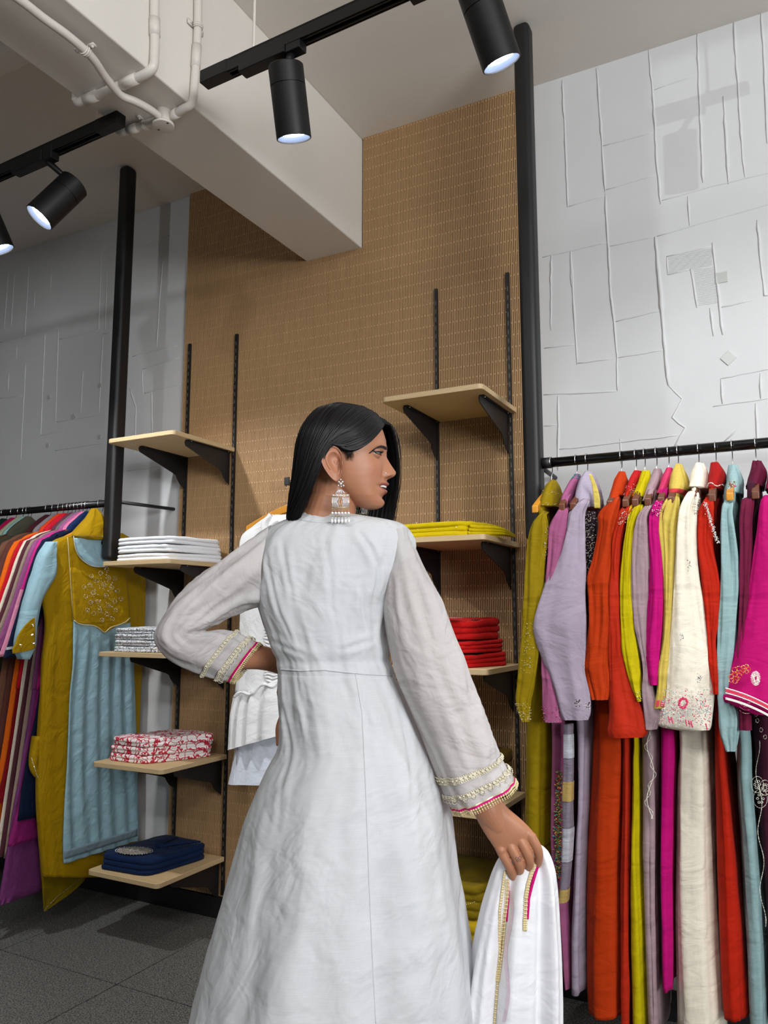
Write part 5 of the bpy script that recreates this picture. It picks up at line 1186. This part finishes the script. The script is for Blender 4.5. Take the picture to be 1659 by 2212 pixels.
# --- ear
em_ = MB(); EO = [(-.004, .016), (-.012, .025), (-.022, .029), (-.033, .026), (-.041, .014), (-.042, .002), (-.038, -.012), (-.030, -.026), (-.020, -.038), (-.012, -.042), (-.005, -.036), (-.002, -.022), (.000, -.006), (-.001, .006)]
EOc, _ = crom([A(a, 0, b) for a, b in EO]+[A(EO[0][0], 0, EO[0][1])], 1, 4); EOc = EOc[:-1]; ne = len(EOc); EC = A(-.014, 0, -.004)
V = []; F = []; rr_ = np.linspace(0.04, 1, 15)
def ear_h(r, p):
    x, z = p[0]-EC[0], p[2]-EC[2]; a = math.atan2(z, -x)
    rim = 0.0052*gs(r-.93, .10)*(1 if z > -.018 else max(0.25, 1+(z+.018)*50))
    anti = 0.0040*gs(r-.62, .11)*(1 if -1.2 < a < 1.7 else 0.25)
    conc = -0.0040*gs(r-.22, .24)-.003*gs(p[0]+.010, .004)*gs(p[2]+.004, .005)
    lob = 0.002 if z < -.02 else 0
    trag = 0.0055*gs(p[0]+.001, .005)*gs(p[2]+.008, .007)
    return rim+anti+conc+lob+trag+0.30*max(0, -(p[0]+.012))+0.0105
for side in (0, 1):
    for r in rr_:
        for p in EOc:
            q = EC+(p-EC)*r
            h = ear_h(r, q) if side == 0 else ear_h(r, q)-0.0045
            V.append(hl(q[0]+.003, -(.0645+h), q[2]-.004))
for s in (0, 1):
    o_ = s*len(rr_)*ne
    for i in range(len(rr_)-1):
        for k in range(ne):
            f_ = (o_+i*ne+k, o_+i*ne+(k+1) % ne, o_+(i+1)*ne+(k+1) % ne, o_+(i+1)*ne+k); F.append(f_ if s else f_[::-1])
    F.append(tuple(o_+k for k in range(ne)))
for k in range(ne): a, b_ = (len(rr_)-1)*ne+k, (len(rr_)-1)*ne+(k+1) % ne; F.append((a, b_, b_+len(rr_)*ne, a+len(rr_)*ne))
ear = mesh('ear', V, F, plain('ear_skin', srgb(172, 116, 88), 0.48), wn, True)
# --- eye, lids, lashes, brow, lips gap
EYEC = hl(.0605, -.0295, .0165); ER = .0118
def sph(c, r, e0, e1, a0, a1, ne_=14, na=22):
    """part of a sphere in head axes; azimuth 0 = forward, towards the near side negative"""
    V = []; F = []
    for i in range(ne_+1):
        e = e0+(e1-e0)*i/ne_
        for k in range(na+1):
            a = a0+(a1-a0)*k/na
            V.append(c+HFv*(r*math.cos(e)*math.cos(a))+HLv*(r*math.cos(e)*math.sin(a))+HZv*(r*math.sin(e)))
    for i in range(ne_):
        for k in range(na): F.append((i*(na+1)+k, i*(na+1)+k+1, (i+1)*(na+1)+k+1, (i+1)*(na+1)+k))
    return V, F
R_ = math.radians
def eye_mat():
    m, nt, b, N, L = new_mat('eye_white'); b.inputs['Base Color'].default_value = srgb(176, 166, 162); b.inputs['Roughness'].default_value = 0.15; return m
for sd in (-1, 1):
    c = hl(.0590, .0295*sd, .0165)
    m = MB(); m.add(*sph(c, ER, R_(-89), R_(89), R_(-180), R_(180), 16, 28)); eb = m.build('eyeball', eye_mat(), wn, True)
    m = MB(); m.add(*sph(c+HFv*.0012, ER*.94, R_(-13), R_(12), R_(-36), R_(36))); m.build('iris', plain('dark_iris', srgb(30, 18, 14), 0.1), eb, True)
    m = MB(); m.add(*sph(c, ER+.0012, R_(9), R_(88), R_(-115), R_(115))); m.build('eyelid', plain('lid_shadow', srgb(158, 108, 92), 0.5), wn, True)
    m = MB(); m.add(*sph(c-HFv*.0007, ER+.0011, R_(-80), R_(-13), R_(-115), R_(115))); m.build('eyelid', plain('lid_skin', srgb(166, 113, 87), 0.5), wn, True)
    m = MB(); pts = []
    for t in np.linspace(-1, 1, 16):
        a = R_(75)*t*sd; e = R_(10)*(1-0.75*abs(t)**2)
        pts.append(c+HFv*((ER+.0019)*math.cos(e)*math.cos(a))+HLv*((ER+.0019)*math.cos(e)*math.sin(a))+HZv*((ER+.0019)*math.sin(e)))
    w = pts[-1]+HLv*sd*.0035-HFv*.006+HZv*.0035
    m.tube(pts+[w], [.0006]+[.0012]*14+[.0014, .0003], 8, smooth=2)
    for t in np.linspace(-.9, .95, 22):
        a = R_(75)*t*sd; e = R_(10)*(1-0.75*t*t); b0 = c+HFv*((ER+.002)*math.cos(e)*math.cos(a))+HLv*((ER+.002)*math.cos(e)*math.sin(a))+HZv*((ER+.002)*math.sin(e))
        dr = HFv*math.cos(a)+HLv*math.sin(a)
        m.tube([b0, b0+dr*.0025+HZv*.0006, b0+dr*.0042+HZv*.0022], [.0004, .0003, .0001], 4)
    pts = [c+HFv*((ER+.0014)*math.cos(R_(-13))*math.cos(R_(75)*t*sd))+HLv*((ER+.0014)*math.cos(R_(-13))*math.sin(R_(75)*t*sd))+HZv*((ER+.0014)*math.sin(R_(-13))*(1-.6*t*t)) for t in np.linspace(-1, 1, 12)]
    m.tube(pts, .0007, 6); m.build('eyelashes', plain('lash_black', srgb(14, 10, 12), 0.6), wn, True)
bw = MB()
for t in np.linspace(0, 1, 90):
    u = 800+36*t; v = float(np.interp(u, [800, 809, 816, 823, 830, 837], [978, 970.5, 966.5, 964.5, 966, 970]))
    for q in (-1.9, -1.3, -.7, -.1, .5, 1.1, 1.7):
        p = hit(bvh, u, v+q*(0.5+t), .0006); p2 = hit(bvh, u-3.2, v+q*(.4+.7*t)+(.6 if t > .5 else 1.2), .0010)
        if p is not None and p2 is not None and np.linalg.norm(p-p2) < .02: bw.tube([p, p2], [.00042, .00012], 4)
stuff(bw.build('eyebrow', plain('brow_black', srgb(28, 20, 18), 0.7), wn, True))
tp = []
tm = MB(); tl = np.linspace(-.0190, .0190, 16); tv = [hl(.0768-.0165*(abs(q)/.019)**2-.001*(z < -.046), q, z) for z in (-.0438, -.0462, -.0480) for q in tl]
tm.add(tv, [(r*16+k, r*16+k+1, (r+1)*16+k+1, (r+1)*16+k) for r in range(2) for k in range(15)])
to = tm.build('teeth', plain('tooth_white', srgb(236, 232, 228), 0.2), wn, True); so = to.modifiers.new('s', 'SOLIDIFY'); so.thickness = .003
ns_ = hit(bvh, 833, 1022, .0005)
if ns_ is not None:
    m = MB(); m.ball(ns_, .0016, 10, 6); m.build('nose_stud', M_bd_s, wn, True)
# --- hair
def hair_mat():
    m, nt, b, N, L = new_mat('black_hair')
    b.inputs['Base Color'].default_value = (0.006, 0.005, 0.006, 1); b.inputs['Roughness'].default_value = 0.40
    b.inputs['Specular IOR Level'].default_value = 0.3; b.inputs['Anisotropic'].default_value = 0.6
    return m
GN = [[(.076, -.004, .082), (.068, -.038, .059), (.043, -.063, .028), (.013, -.073, .015), (-.020, -.083, .030), (-.048, -.083, -.020), (-.068, -.074, -.070), (-.082, -.068, -.105)],
      [(.060, -.002, .106), (.052, -.040, .088), (.026, -.068, .058), (-.008, -.079, .040), (-.036, -.083, .012), (-.054, -.082, -.035), (-.074, -.076, -.080), (-.090, -.068, -.108)],
      [(.030, 0, .123), (.014, -.044, .108), (-.012, -.074, .068), (-.036, -.082, .024), (-.054, -.083, -.020), (-.070, -.078, -.060), (-.088, -.068, -.092), (-.100, -.058, -.110)],
      [(.0, 0, .129), (-.024, -.044, .115), (-.050, -.072, .070), (-.066, -.078, .020), (-.076, -.077, -.025), (-.088, -.070, -.065), (-.100, -.058, -.092), (-.107, -.046, -.108)],
      [(-.028, 0, .127), (-.056, -.034, .110), (-.082, -.052, .065), (-.092, -.056, .015), (-.097, -.055, -.03), (-.103, -.050, -.065), (-.108, -.04, -.092), (-.111, -.03, -.106)],
      [(-.044, 0, .121), (-.078, -.004, .098), (-.099, -.008, .055), (-.105, -.01, .01), (-.107, -.01, -.03), (-.109, -.008, -.065), (-.111, -.004, -.09), (-.112, 0, -.105)],
      [(-.030, .002, .127), (-.06, .034, .108), (-.084, .054, .065), (-.094, .058, .015), (-.098, .058, -.03), (-.10, .056, -.065), (-.10, .05, -.09), (-.10, .046, -.105)]]
GF = [[(.075, .002, .085), (.0855, .022, .084), (.0935, .046, .060), (.0965, .066, .020), (.0955, .074, -.015), (.092, .078, -.05), (.086, .080, -.09), (.080, .082, -.118)],
      [(.066, .002, .098), (.074, .030, .094), (.080, .058, .062), (.082, .074, .020), (.080, .080, -.02), (.074, .083, -.055), (.066, .084, -.09), (.060, .084, -.118)],
      [(.048, .002, .114), (.052, .036, .104), (.056, .066, .066), (.056, .080, .020), (.052, .086, -.02), (.046, .088, -.055), (.038, .087, -.09), (.032, .086, -.116)],
      [(.020, .002, .125), (.018, .042, .112), (.018, .073, .068), (.018, .084, .020), (.014, .09, -.02), (.010, .091, -.055), (.006, .09, -.09), (.004, .088, -.114)],
      [(-.012, .002, .128), (-.024, .042, .114), (-.036, .073, .068), (-.044, .080, .020), (-.048, .083, -.02), (-.05, .084, -.055), (-.05, .08, -.09), (-.05, .078, -.112)],
      [(-.030, .002, .127), (-.06, .034, .108), (-.084, .054, .065), (-.094, .058, .015), (-.098, .058, -.03), (-.10, .056, -.065), (-.10, .05, -.09), (-.10, .046, -.105)]]
def fam(G, s):
    i = min(int(s), len(G)-2); f = s-i
    return [A(*a)*(1-f)+A(*b)*f for a, b in zip(G[i], G[i+1])]
hb = MB(); rd = random.Random(17)
def strand(G, s, lift, wid, jit=0.0025, tail=0.0):
    P = fam(G, s); o = A(rd.gauss(0, jit), rd.gauss(0, jit), rd.gauss(0, jit*.5))
    P = [p+o*min(1, i*0.6)+(A(0, 0, -tail) if i == len(P)-1 else 0) for i, p in enumerate(P)]
    Q, _ = crom(P, 1, 4); V = []; n = len(Q)
    for i, p in enumerate(Q):
        t = Q[min(i+1, n-1)]-Q[max(i-1, 0)]; t /= np.linalg.norm(t)+1e-9
        c = A(-.005, 0, min(.03, max(-.10, p[2]))); nr = p-c; nr[2] *= 0.6 if p[2] > .03 else 0.0; nr = nr-t*(nr@t); nr /= np.linalg.norm(nr)+1e-9
        sd = np.cross(t, nr); x = i/(n-1); w = wid*(0.45+0.55*min(1, x*6))*(1 if x < .8 else max(.12, 1-(x-.8)*4.2))
        pp = p+nr*lift*min(1, .25+x*3)
        for a in (-1, 0, 1): V.append(hl(*(pp+sd*w*a-nr*(.0008 if a else 0))))
    F = []
    for i in range(n-1):
        for a in (0, 1): F.append((i*3+a, i*3+a+1, (i+1)*3+a+1, (i+1)*3+a))
    hb.add(V, F)
# inner shells
for G, nn in ((GN, 60), (GF, 48)):
    V = []; m_ = 0
    for k in range(nn+1):
        Q, _ = crom(fam(G, (len(G)-1)*k/nn*0.9999), 1, 4); m_ = len(Q)
        V += [hl(*(q*A(.985, .97, 1)-A(0, 0, .003))) for q in Q[:int(m_*0.93)]]
    m2 = int(m_*0.93)
    hb.add(V, [(k*m2+i, k*m2+i+1, (k+1)*m2+i+1, (k+1)*m2+i) for k in range(nn) for i in range(m2-1)])
for k in range(1700): strand(GN, rd.uniform(0, len(GN)-1.001), rd.uniform(-.0008, .0026), rd.uniform(.0006, .0016), .0022, rd.uniform(0, .010))
for k in range(260): strand(GN, rd.uniform(0, 1.0), rd.uniform(0, .002), rd.uniform(.0008, .0018), .0014, rd.uniform(0, .008))
for k in range(700): strand(GF, rd.uniform(.25, len(GF)-1.001), rd.uniform(-.001, .003), rd.uniform(.0006, .0015), .003, rd.uniform(0, .016))
for k in range(90): strand(GF, rd.uniform(0, .8), rd.uniform(0, .003), rd.uniform(.0003, .0008), .0035, rd.uniform(0, .02))
# baby hair at the temple
for k in range(50):
    a = rd.uniform(0, 1); p0 = A(.020-.018*a, -.0725+.0005*a, .018-.004*a); hb.tube([hl(*p0), hl(*(p0+A(.002, .0035, -.008))), hl(*(p0+A(.002+rd.uniform(-.002, .004), .0065, -.014-rd.uniform(0, .010)*(1-a*.5))))], [.0003, .00025, .00008], 4)
hair = stuff(hb.build('hair', hair_mat(), wn, True)); del hair['kind']; hair['label'] = 'long straight black hair tucked behind the ear'
# ---------------------------------------------------------------- kurta of the woman
M_kur = fabric('woman_white_linen', srgb(212, 214, 217), 0.78, 0.07, 0.16, 0.1, 0.10, 0.0, 26, 640, wr=0.6, wsc=(7, 6))
M_slv = fabric('woman_sheer_sleeve', srgb(220, 217, 217), 0.7, 0.07, 0.16, 0.1, 0.22, 0.14, 26, 640, wr=0.7, wsc=(10, 8))
M_pnk = fabric('magenta_piping', srgb(196, 10, 110), 0.5); M_lace = plain('pale_gold_lace', srgb(226, 218, 196), 0.4, 0.15, bump=0.5, bscale=600, var=0.2)
ku_rows = ((1113, 643, 764, .052), (1120, 628, 806, .064), (1130, 604, 858, .076), (1150, 570, 884, .088), (1180, 552, 896, .098), (1220, 550, 886, .104), (1270, 554, 862, .107), (1310, 560, 842, .107), (1360, 577, 832, .104), (1410, 593, 838, .100), (1448, 603, 848, .098),
           (1460, 603, 851, .100), (1500, 604, 872, .108), (1560, 606, 902, .122), (1610, 603, 926, .135), (1660, 576, 948, .150), (1710, 552, 963, .165), (1780, 526, 976, .185), (1880, 500, 988, .205), (1980, 472, 1004, .222), (2080, 444, 1020, .238), (2212, 410, 1037, .258), (2400, 366, 1062, .28), (2600, 325, 1085, .30))
CREASE = [(.28, .055, .60, .130, .005), (.60, .125, .74, .20, .006), (.45, .15, .70, .25, .004), (-.80, .08, -.50, .27, .0025), (-.62, .06, -.36, .20, .002), (.15, .285, .85, .262, .0035), (-.95, .265, -.3, .295, .0022), (-.1, .06, .22, .24, .003), (-.95, .36, -.6, .60, .002), (.85, .38, .55, .58, .003)]
def kfold(th, v, tn):
    x, y = math.cos(th), math.sin(th)
    sk = max(0.0, min(1.0, (v-0.32)/0.45)); bo_ = 1-min(1.0, max(0.0, (v-0.25)/0.12))
    d = sk*(0.009*noise.noise((x*2.6+4, y*2.6, v*0.35))+0.004*(1-2*abs(noise.noise((x*4.2+1.3, y*4.2, v*0.5+2)))))
    d += 0.0055*noise.noise((x*2.2+9, y*2.2, v*3.2+x*1.5))+0.0030*(1-2*abs(noise.noise((x*3.1+2, y*3.1+v*4, v*5))))
    d += bo_*(0.004*noise.noise((x*6, y*4, v*3+x*2.5)))
    d += 0.0016*noise.noise((x*11, y*11+v*6, v*22))
    d -= 0.0035*gs(v-0.305, 0.009)
    d += sk*(0.005*math.sin(th*7+1.1+0.6*math.sin(v*2))+0.002*math.sin(th*13+2.0))
    if y < 0.1:
        for x0, v0, x1, v1, am in CREASE:
            ux, uv_ = (x1-x0)*.165, v1-v0; q = max(0, min(1, (((x-x0)*.165)*ux+(v-v0)*uv_)/(ux*ux+uv_*uv_)))
            dd = math.hypot((x-x0)*.165-ux*q, v-v0-uv_*q)
            if dd < .05: d += am*(gs(dd-.008, .007)-0.8*gs(dd, .005))*(1-abs(2*q-1)**3)
    return d
KU = Loft([(at(l, v, 1.58), at(r, v, 1.58), b) for v, l, r, b in ku_rows], HF, 0.96, kfold)
V, F, UV = KU.grid(230, 190, 0.0); kurta = mesh('kurta', V, F, M_kur, wn, True, UV)
kb_v = BVHTree.FromPolygons([tuple(p) for p in V], F)
def strip_on(tree, pts, r, name, mat, parent, n=6, off=.0004):
    P = [hit(tree, u, v, off) for u, v in pts]; P = [p for p in P if p is not None]
    m = MB(); m.tube(P, r, n, smooth=3); return m.build(name, mat, parent, True)
ln = lambda p, n=24: [tuple(A(*p[min(len(p)-2, int(k*(len(p)-1)/n))])+(A(*p[min(len(p)-2, int(k*(len(p)-1)/n))+1])-A(*p[min(len(p)-2, int(k*(len(p)-1)/n))]))*(k*(len(p)-1)/n-min(len(p)-2, int(k*(len(p)-1)/n)))) for k in range(n+1)]
strip_on(kb_v, ln([(606, 1446), (650, 1449), (700, 1447), (745, 1452), (790, 1456), (846, 1459)], 40), .0016, 'waist_seam', M_kur, kurta)
strip_on(kb_v, ln([(768, 1456), (782, 1540), (790, 1700), (797, 1900), (806, 2100), (812, 2210)], 50), .0009, 'back_seam', M_kur, kurta)
strip_on(kb_v, ln([(645, 1121), (665, 1126), (700, 1129), (735, 1127), (760, 1117)], 20), .0016, 'neck_hem', M_kur, kurta)
# sleeves
def slfold(seed, amp):
    return lambda th, v, tn: amp*noise.noise((math.cos(th)*1.6+seed, math.sin(th)*1.6, v*3.5))+amp*0.7*(1-2*abs(noise.noise((math.cos(th)*2+seed*2, math.sin(th)*2+v*5, v*6))))-amp*.35+0.0012*noise.noise((math.cos(th)*8, math.sin(th)*8+v*9, v*24+seed))
SR = Loft([(at(a, b, d), at(c, e, d), q) for a, b, c, e, d, q in ((842, 1150, 880, 1138, 1.56, .035), (834, 1235, 912, 1210, 1.545, .052), (826, 1322, 955, 1298, 1.535, .060), (850, 1440, 1002, 1425, 1.525, .062), (884, 1530, 1042, 1527, 1.52, .060), (922, 1612, 1070, 1600, 1.515, .057), (951, 1688, 1082, 1638, 1.51, .054), (966, 1722, 1097, 1662, 1.505, .053), (983, 1752, 1113, 1690, 1.50, .052))], HF, 0.95, slfold(3.0, .008))
slr = SR.obj('sleeve', M_slv, kurta, 110, 64, (False, False))
SLf = Loft([(at(a, b, d), at(c, e, d), q) for a, b, c, e, d, q in ((566, 1310, 585, 1140, 1.565, .055), (535, 1314, 545, 1172, 1.555, .062), (500, 1330, 480, 1215, 1.54, .060), (468, 1348, 415, 1266, 1.525, .057), (450, 1356, 368, 1315, 1.515, .055), (440, 1362, 337, 1376, 1.515, .054), (450, 1364, 366, 1422, 1.525, .053), (480, 1360, 414, 1448, 1.55, .050), (510, 1366, 440, 1458, 1.57, .046), (536, 1379, 470, 1468, 1.59, .042), (560, 1391, 499, 1477, 1.61, .038))], HF, 0.95, slfold(8.0, .010))
sll = SLf.obj('sleeve', M_slv, kurta, 120, 64, (False, False))
def bandmesh(lf, t0, t1, off, name, mat, parent, scal=0.0, ns=6, nt=160):
    V, F, UV = lf.grid(ns, nt, off, t0, t1)
    if scal:
        for k in range(nt): V[ns*nt+k] = np.asarray(V[ns*nt+k])+(np.asarray(V[ns*nt+k])-np.asarray(V[(ns-1)*nt+k]))*scal*abs(math.sin(k*26*math.pi/nt))
    return mesh(name, V, F, mat, parent, True, UV)
def trims(lf, sl, ts):
    a, b, e = ts
    for c, sc in ((a, 0), (b, 2.2)):
        tr = bandmesh(lf, c-.17, c+.12, .0016, 'lace_band', M_lace, sl, sc)
        m = MB()
        for q in (-.16, .05):
            for k in range(110): m.ball(lf.pt(c+q, 2*math.pi*k/110, .003), .0014, 5, 3)
        for k in range(52): m.ball(lf.pt(c-.06, 2*math.pi*k/52, .0035), .0026, 6, 4, (1, 1, .7))
        if sc:
            for k in range(26):
                cc_ = lf.pt(c+.20, 2*math.pi*(k+.5)/26, .0022)
                for j in range(9): m.ball(cc_+RT*.0042*math.cos(j*.7)+A(0, 0, .0042*math.sin(j*.7)), .0012, 5, 3)
        stuff(m.build('lace_beads', [M_bd_g] if False else M_lace, tr, True))
    bandmesh(lf, e-.30, e-.24, .0013, 'gold_line', M_bd_g, sl)
    bandmesh(lf, e-.22, e-.07, .0016, 'magenta_piping', M_pnk, sl)
    m = MB()
    for k in range(84):
        p = lf.pt(e-.03, 2*math.pi*k/84, .001); dn = np.asarray(lf.pt(e, 2*math.pi*k/84))-np.asarray(lf.pt(e-.2, 2*math.pi*k/84)); dn = dn/(np.linalg.norm(dn)+1e-9)
        m.ball(p, .0024, 5, 4); m.ball(p+dn*.0045, .0019, 5, 4); m.ball(p+dn*.0075, .0013, 5, 3)
    stuff(m.build('picot_edge', M_bd_g, sl, True))
trims(SR, slr, (6.0, 7.0, 8.0)); trims(SLf, sll, (8.1, 9.1, 10.0))
# --- earrings
def earring(shift, lab):
    dE = 1.484
    P = lambda u, v, q=0: at(u, v, dE+q)+shift
    m = MB()
    for u, v, r in ((736, 1036, .0018), (732, 1041, .0022), (740, 1041, .0022), (736, 1045, .003), (731, 1049, .002), (742, 1049, .002), (737, 1051, .0018)): m.ball(P(u, v), r, 8, 6)
    root = m.build('earring', M_bd_s, wn, True); root['label'] = lab
    g = MB()
    g.tube([P(734, 1056), P(716, 1071), P(755, 1069), P(734, 1056)], .0011, 6)
    for a, b in (((717, 1073), (754, 1072)), ((717, 1096), (754, 1096)), ((717, 1073), (717, 1096)), ((754, 1072), (754, 1096))): g.tube([P(*a), P(*b)], .0011, 6)
    g.tube([P(735, 1074), P(738.5, 1084), P(735, 1095), P(731.5, 1084), P(735, 1074)], .0009, 6)
    for row, v in ((0, 1098.5), (1, 1102)):
        for k in range(12): g.ball(P(718+k*3.15, v), .0011, 5, 4)
    for k in range(12): g.ball(P(717.5+k*3.2, 1114+(k % 2)*1.5), .0011, 5, 4)
    for k in range(6): g.tube([P(717.8+k*7.1, 1097), P(717.5+k*7.2, 1124)], .0004, 4)
    stuff(g.build('gold_frame', plain('antique_silver', srgb(196, 180, 150), 0.3, 0.5), root, True))
    c = MB()
    for k in range(13):
        u = 718.5+k*2.85
        if 729 < u < 741: continue
        c.tube([P(u, 1074.5), P(u, 1095)], .0010, 6)
    for u0, u1 in ((730.5, 729), (739.5, 741.5)): c.tube([P(u0, 1074.5), P(u1, 1083)], .0010, 6); c.tube([P(u1, 1086), P(u0, 1095)], .0010, 6)
    for u0, v0, u1, v1 in ((732, 1058, 724, 1067), (734, 1058, 731, 1067), (735, 1058, 738, 1067), (736, 1057, 745, 1066)): c.tube([P(u0, v0), P(u1, v1)], .0012, 6)
    for k in range(5): c.ball(P(720+k*7.6, 1070), .0023, 8, 5)
    stuff(c.build('crystal_rods', plain('crystal', srgb(228, 228, 235), 0.08, 0.3), root, True))
    M_prl = plain('pearl', srgb(238, 236, 236), 0.2, coat=0.5); first = {}
    for k in range(6):
        for kind, u, v, r, sc in (('round', 718+k*7.0, 1108.5, .0027, (1, 1, 1)), ('drop', 717+k*7.3, 1125.5, .0027, (1, 1, 1.6)), ('small', 718+k*7.0, 1119, .0014, (1, 1, 1))):
            p = P(u, v)
            if kind not in first:
                b = MB(); b.ball(A(0, 0, 0)+p, r, 12, 8, sc); first[kind] = (b.build('pearl', M_prl, root, True, origin=p), p)
            else:
                o, p0 = first[kind]; n = o.copy(); COL.objects.link(n); n.location = Vector(tuple(p-wpos(root)))
    return root
earring(A(0, 0, 0), 'long pearl and crystal chandelier earring on the visible ear')
earring(at(776, 1090, 1.64)-at(735, 1075, 1.484), 'matching earring in shade beyond the chin')
# --- finger tattoo
m = MB(); tc_ = [(1119.5, 1857)]
for cx_, cy_, rx, ry in ((1116.5, 1854.5, 2.6, 3.0), (1123, 1853.5, 2.6, 3.4), (1118, 1859.5, 2.0, 2.4), (1123.5, 1859, 1.8, 2.4)):
    P = [hit(bvh, cx_+rx*math.cos(a), cy_+ry*math.sin(a), .0003) for a in np.linspace(0, 6.28, 13)]; P = [p for p in P if p is not None]
    if len(P) > 3: m.tube(P, .00035, 4)
m.build('finger_tattoo', plain('tattoo_ink', srgb(70, 72, 80), 0.6), wn, True)
# ---------------------------------------------------------------- dupatta in her right hand
M_sat = fabric('white_satin', srgb(234, 234, 238), 0.42, 0.03, 0.08, 0.1, 0.05)
dp = thing('dupatta', tuple(at(1120, 1850, 1.53)), 'white satin dupatta with gold and magenta edging held in the woman’s right hand', 'dupatta')
def dfold(th, v, tn):
    x = math.cos(th); r = min(1.0, .25+v*4)
    return r*(0.014*math.sin(x*9+1.5+v*1.2)+0.006*math.sin(x*17+4+v*2.5)+0.006*noise.noise((x*3, math.sin(th)*3, v*2)))
DU = Loft([(at(l, v, 1.535), at(r, v2, 1.535), b) for l, v, r, v2, b in ((1092, 1842, 1160, 1820, .012), (1076, 1856, 1184, 1836, .020), (1062, 1884, 1199, 1872, .027), (1050, 1920, 1206, 1915, .031), (1036, 1970, 1211, 1970, .035), (1018, 2060, 1217, 2060, .040), (1006, 2140, 1220, 2140, .045), (1000, 2212, 1221, 2212, .048), (992, 2420, 1226, 2420, .055), (985, 2560, 1232, 2560, .058))], HF, 0.8, dfold)
V, F, UV = DU.grid(110, 110, 0, 0, None, (True, True)); mesh('draped_cloth', V, F, M_sat, dp, True, UV)
db = BVHTree.FromPolygons([tuple(p) for p in V], F)
E1 = [(1165, 1826), (1163, 1850), (1152, 1880), (1143, 1910), (1138, 1940), (1136, 1985), (1136, 2010)]
E2 = [(1091, 1882), (1086, 1920), (1080, 1965), (1079, 2010), (1080, 2060), (1074, 2140), (1068, 2212)]
E3 = [(1098, 1900), (1096, 1950), (1090, 2000), (1086, 2050), (1081, 2090), (1077, 2120)]
def goldedge(path, n, w, name):
    m = MB()
    for k, (u, v) in enumerate(ln(path, n)):
        for q, r in ((0, .0022), (-w*.6, .0016), (-w, .0012)):
            p = hit(db, u+q, v, .002)
            if p is not None: m.ball(p, r*(1.2 if k % 2 else .85), 5, 4)
    stuff(m.build(name, M_bd_g, dp, True))
goldedge(E1, 62, 5, 'gold_edging'); goldedge(E2, 90, 2, 'gold_cord'); goldedge(E3, 60, 6, 'gold_edging')
strip_on(db, ln([(1168, 1850), (1158, 1882), (1149, 1912), (1142, 1940), (1139, 1985)], 30), [.0030]*91, 'magenta_piping', M_pnk, dp, 6, .001)
strip_on(db, ln([(1098, 1905), (1098, 1950), (1095, 1990)], 20), .0018, 'magenta_piping', M_pnk, dp, 6, .001)
pv = [(hit(db, u, v, .0012), hit(db, u+w_, v, .0012)) for u, v, w_ in [(1100+5*math.sin(k*.12)-k*.16, 1925+k*3.4, 7) for k in range(84)]]
pv = [q for q in pv if q[0] is not None and q[1] is not None]
m = MB(); m.add([p for q in pv for p in q], [(2*k, 2*k+1, 2*k+3, 2*k+2) for k in range(len(pv)-1)]); m.build('pale_pink_lining', fabric('pale_pink_satin', srgb(226, 206, 216), 0.45, 0.05, 0.1), dp, True)
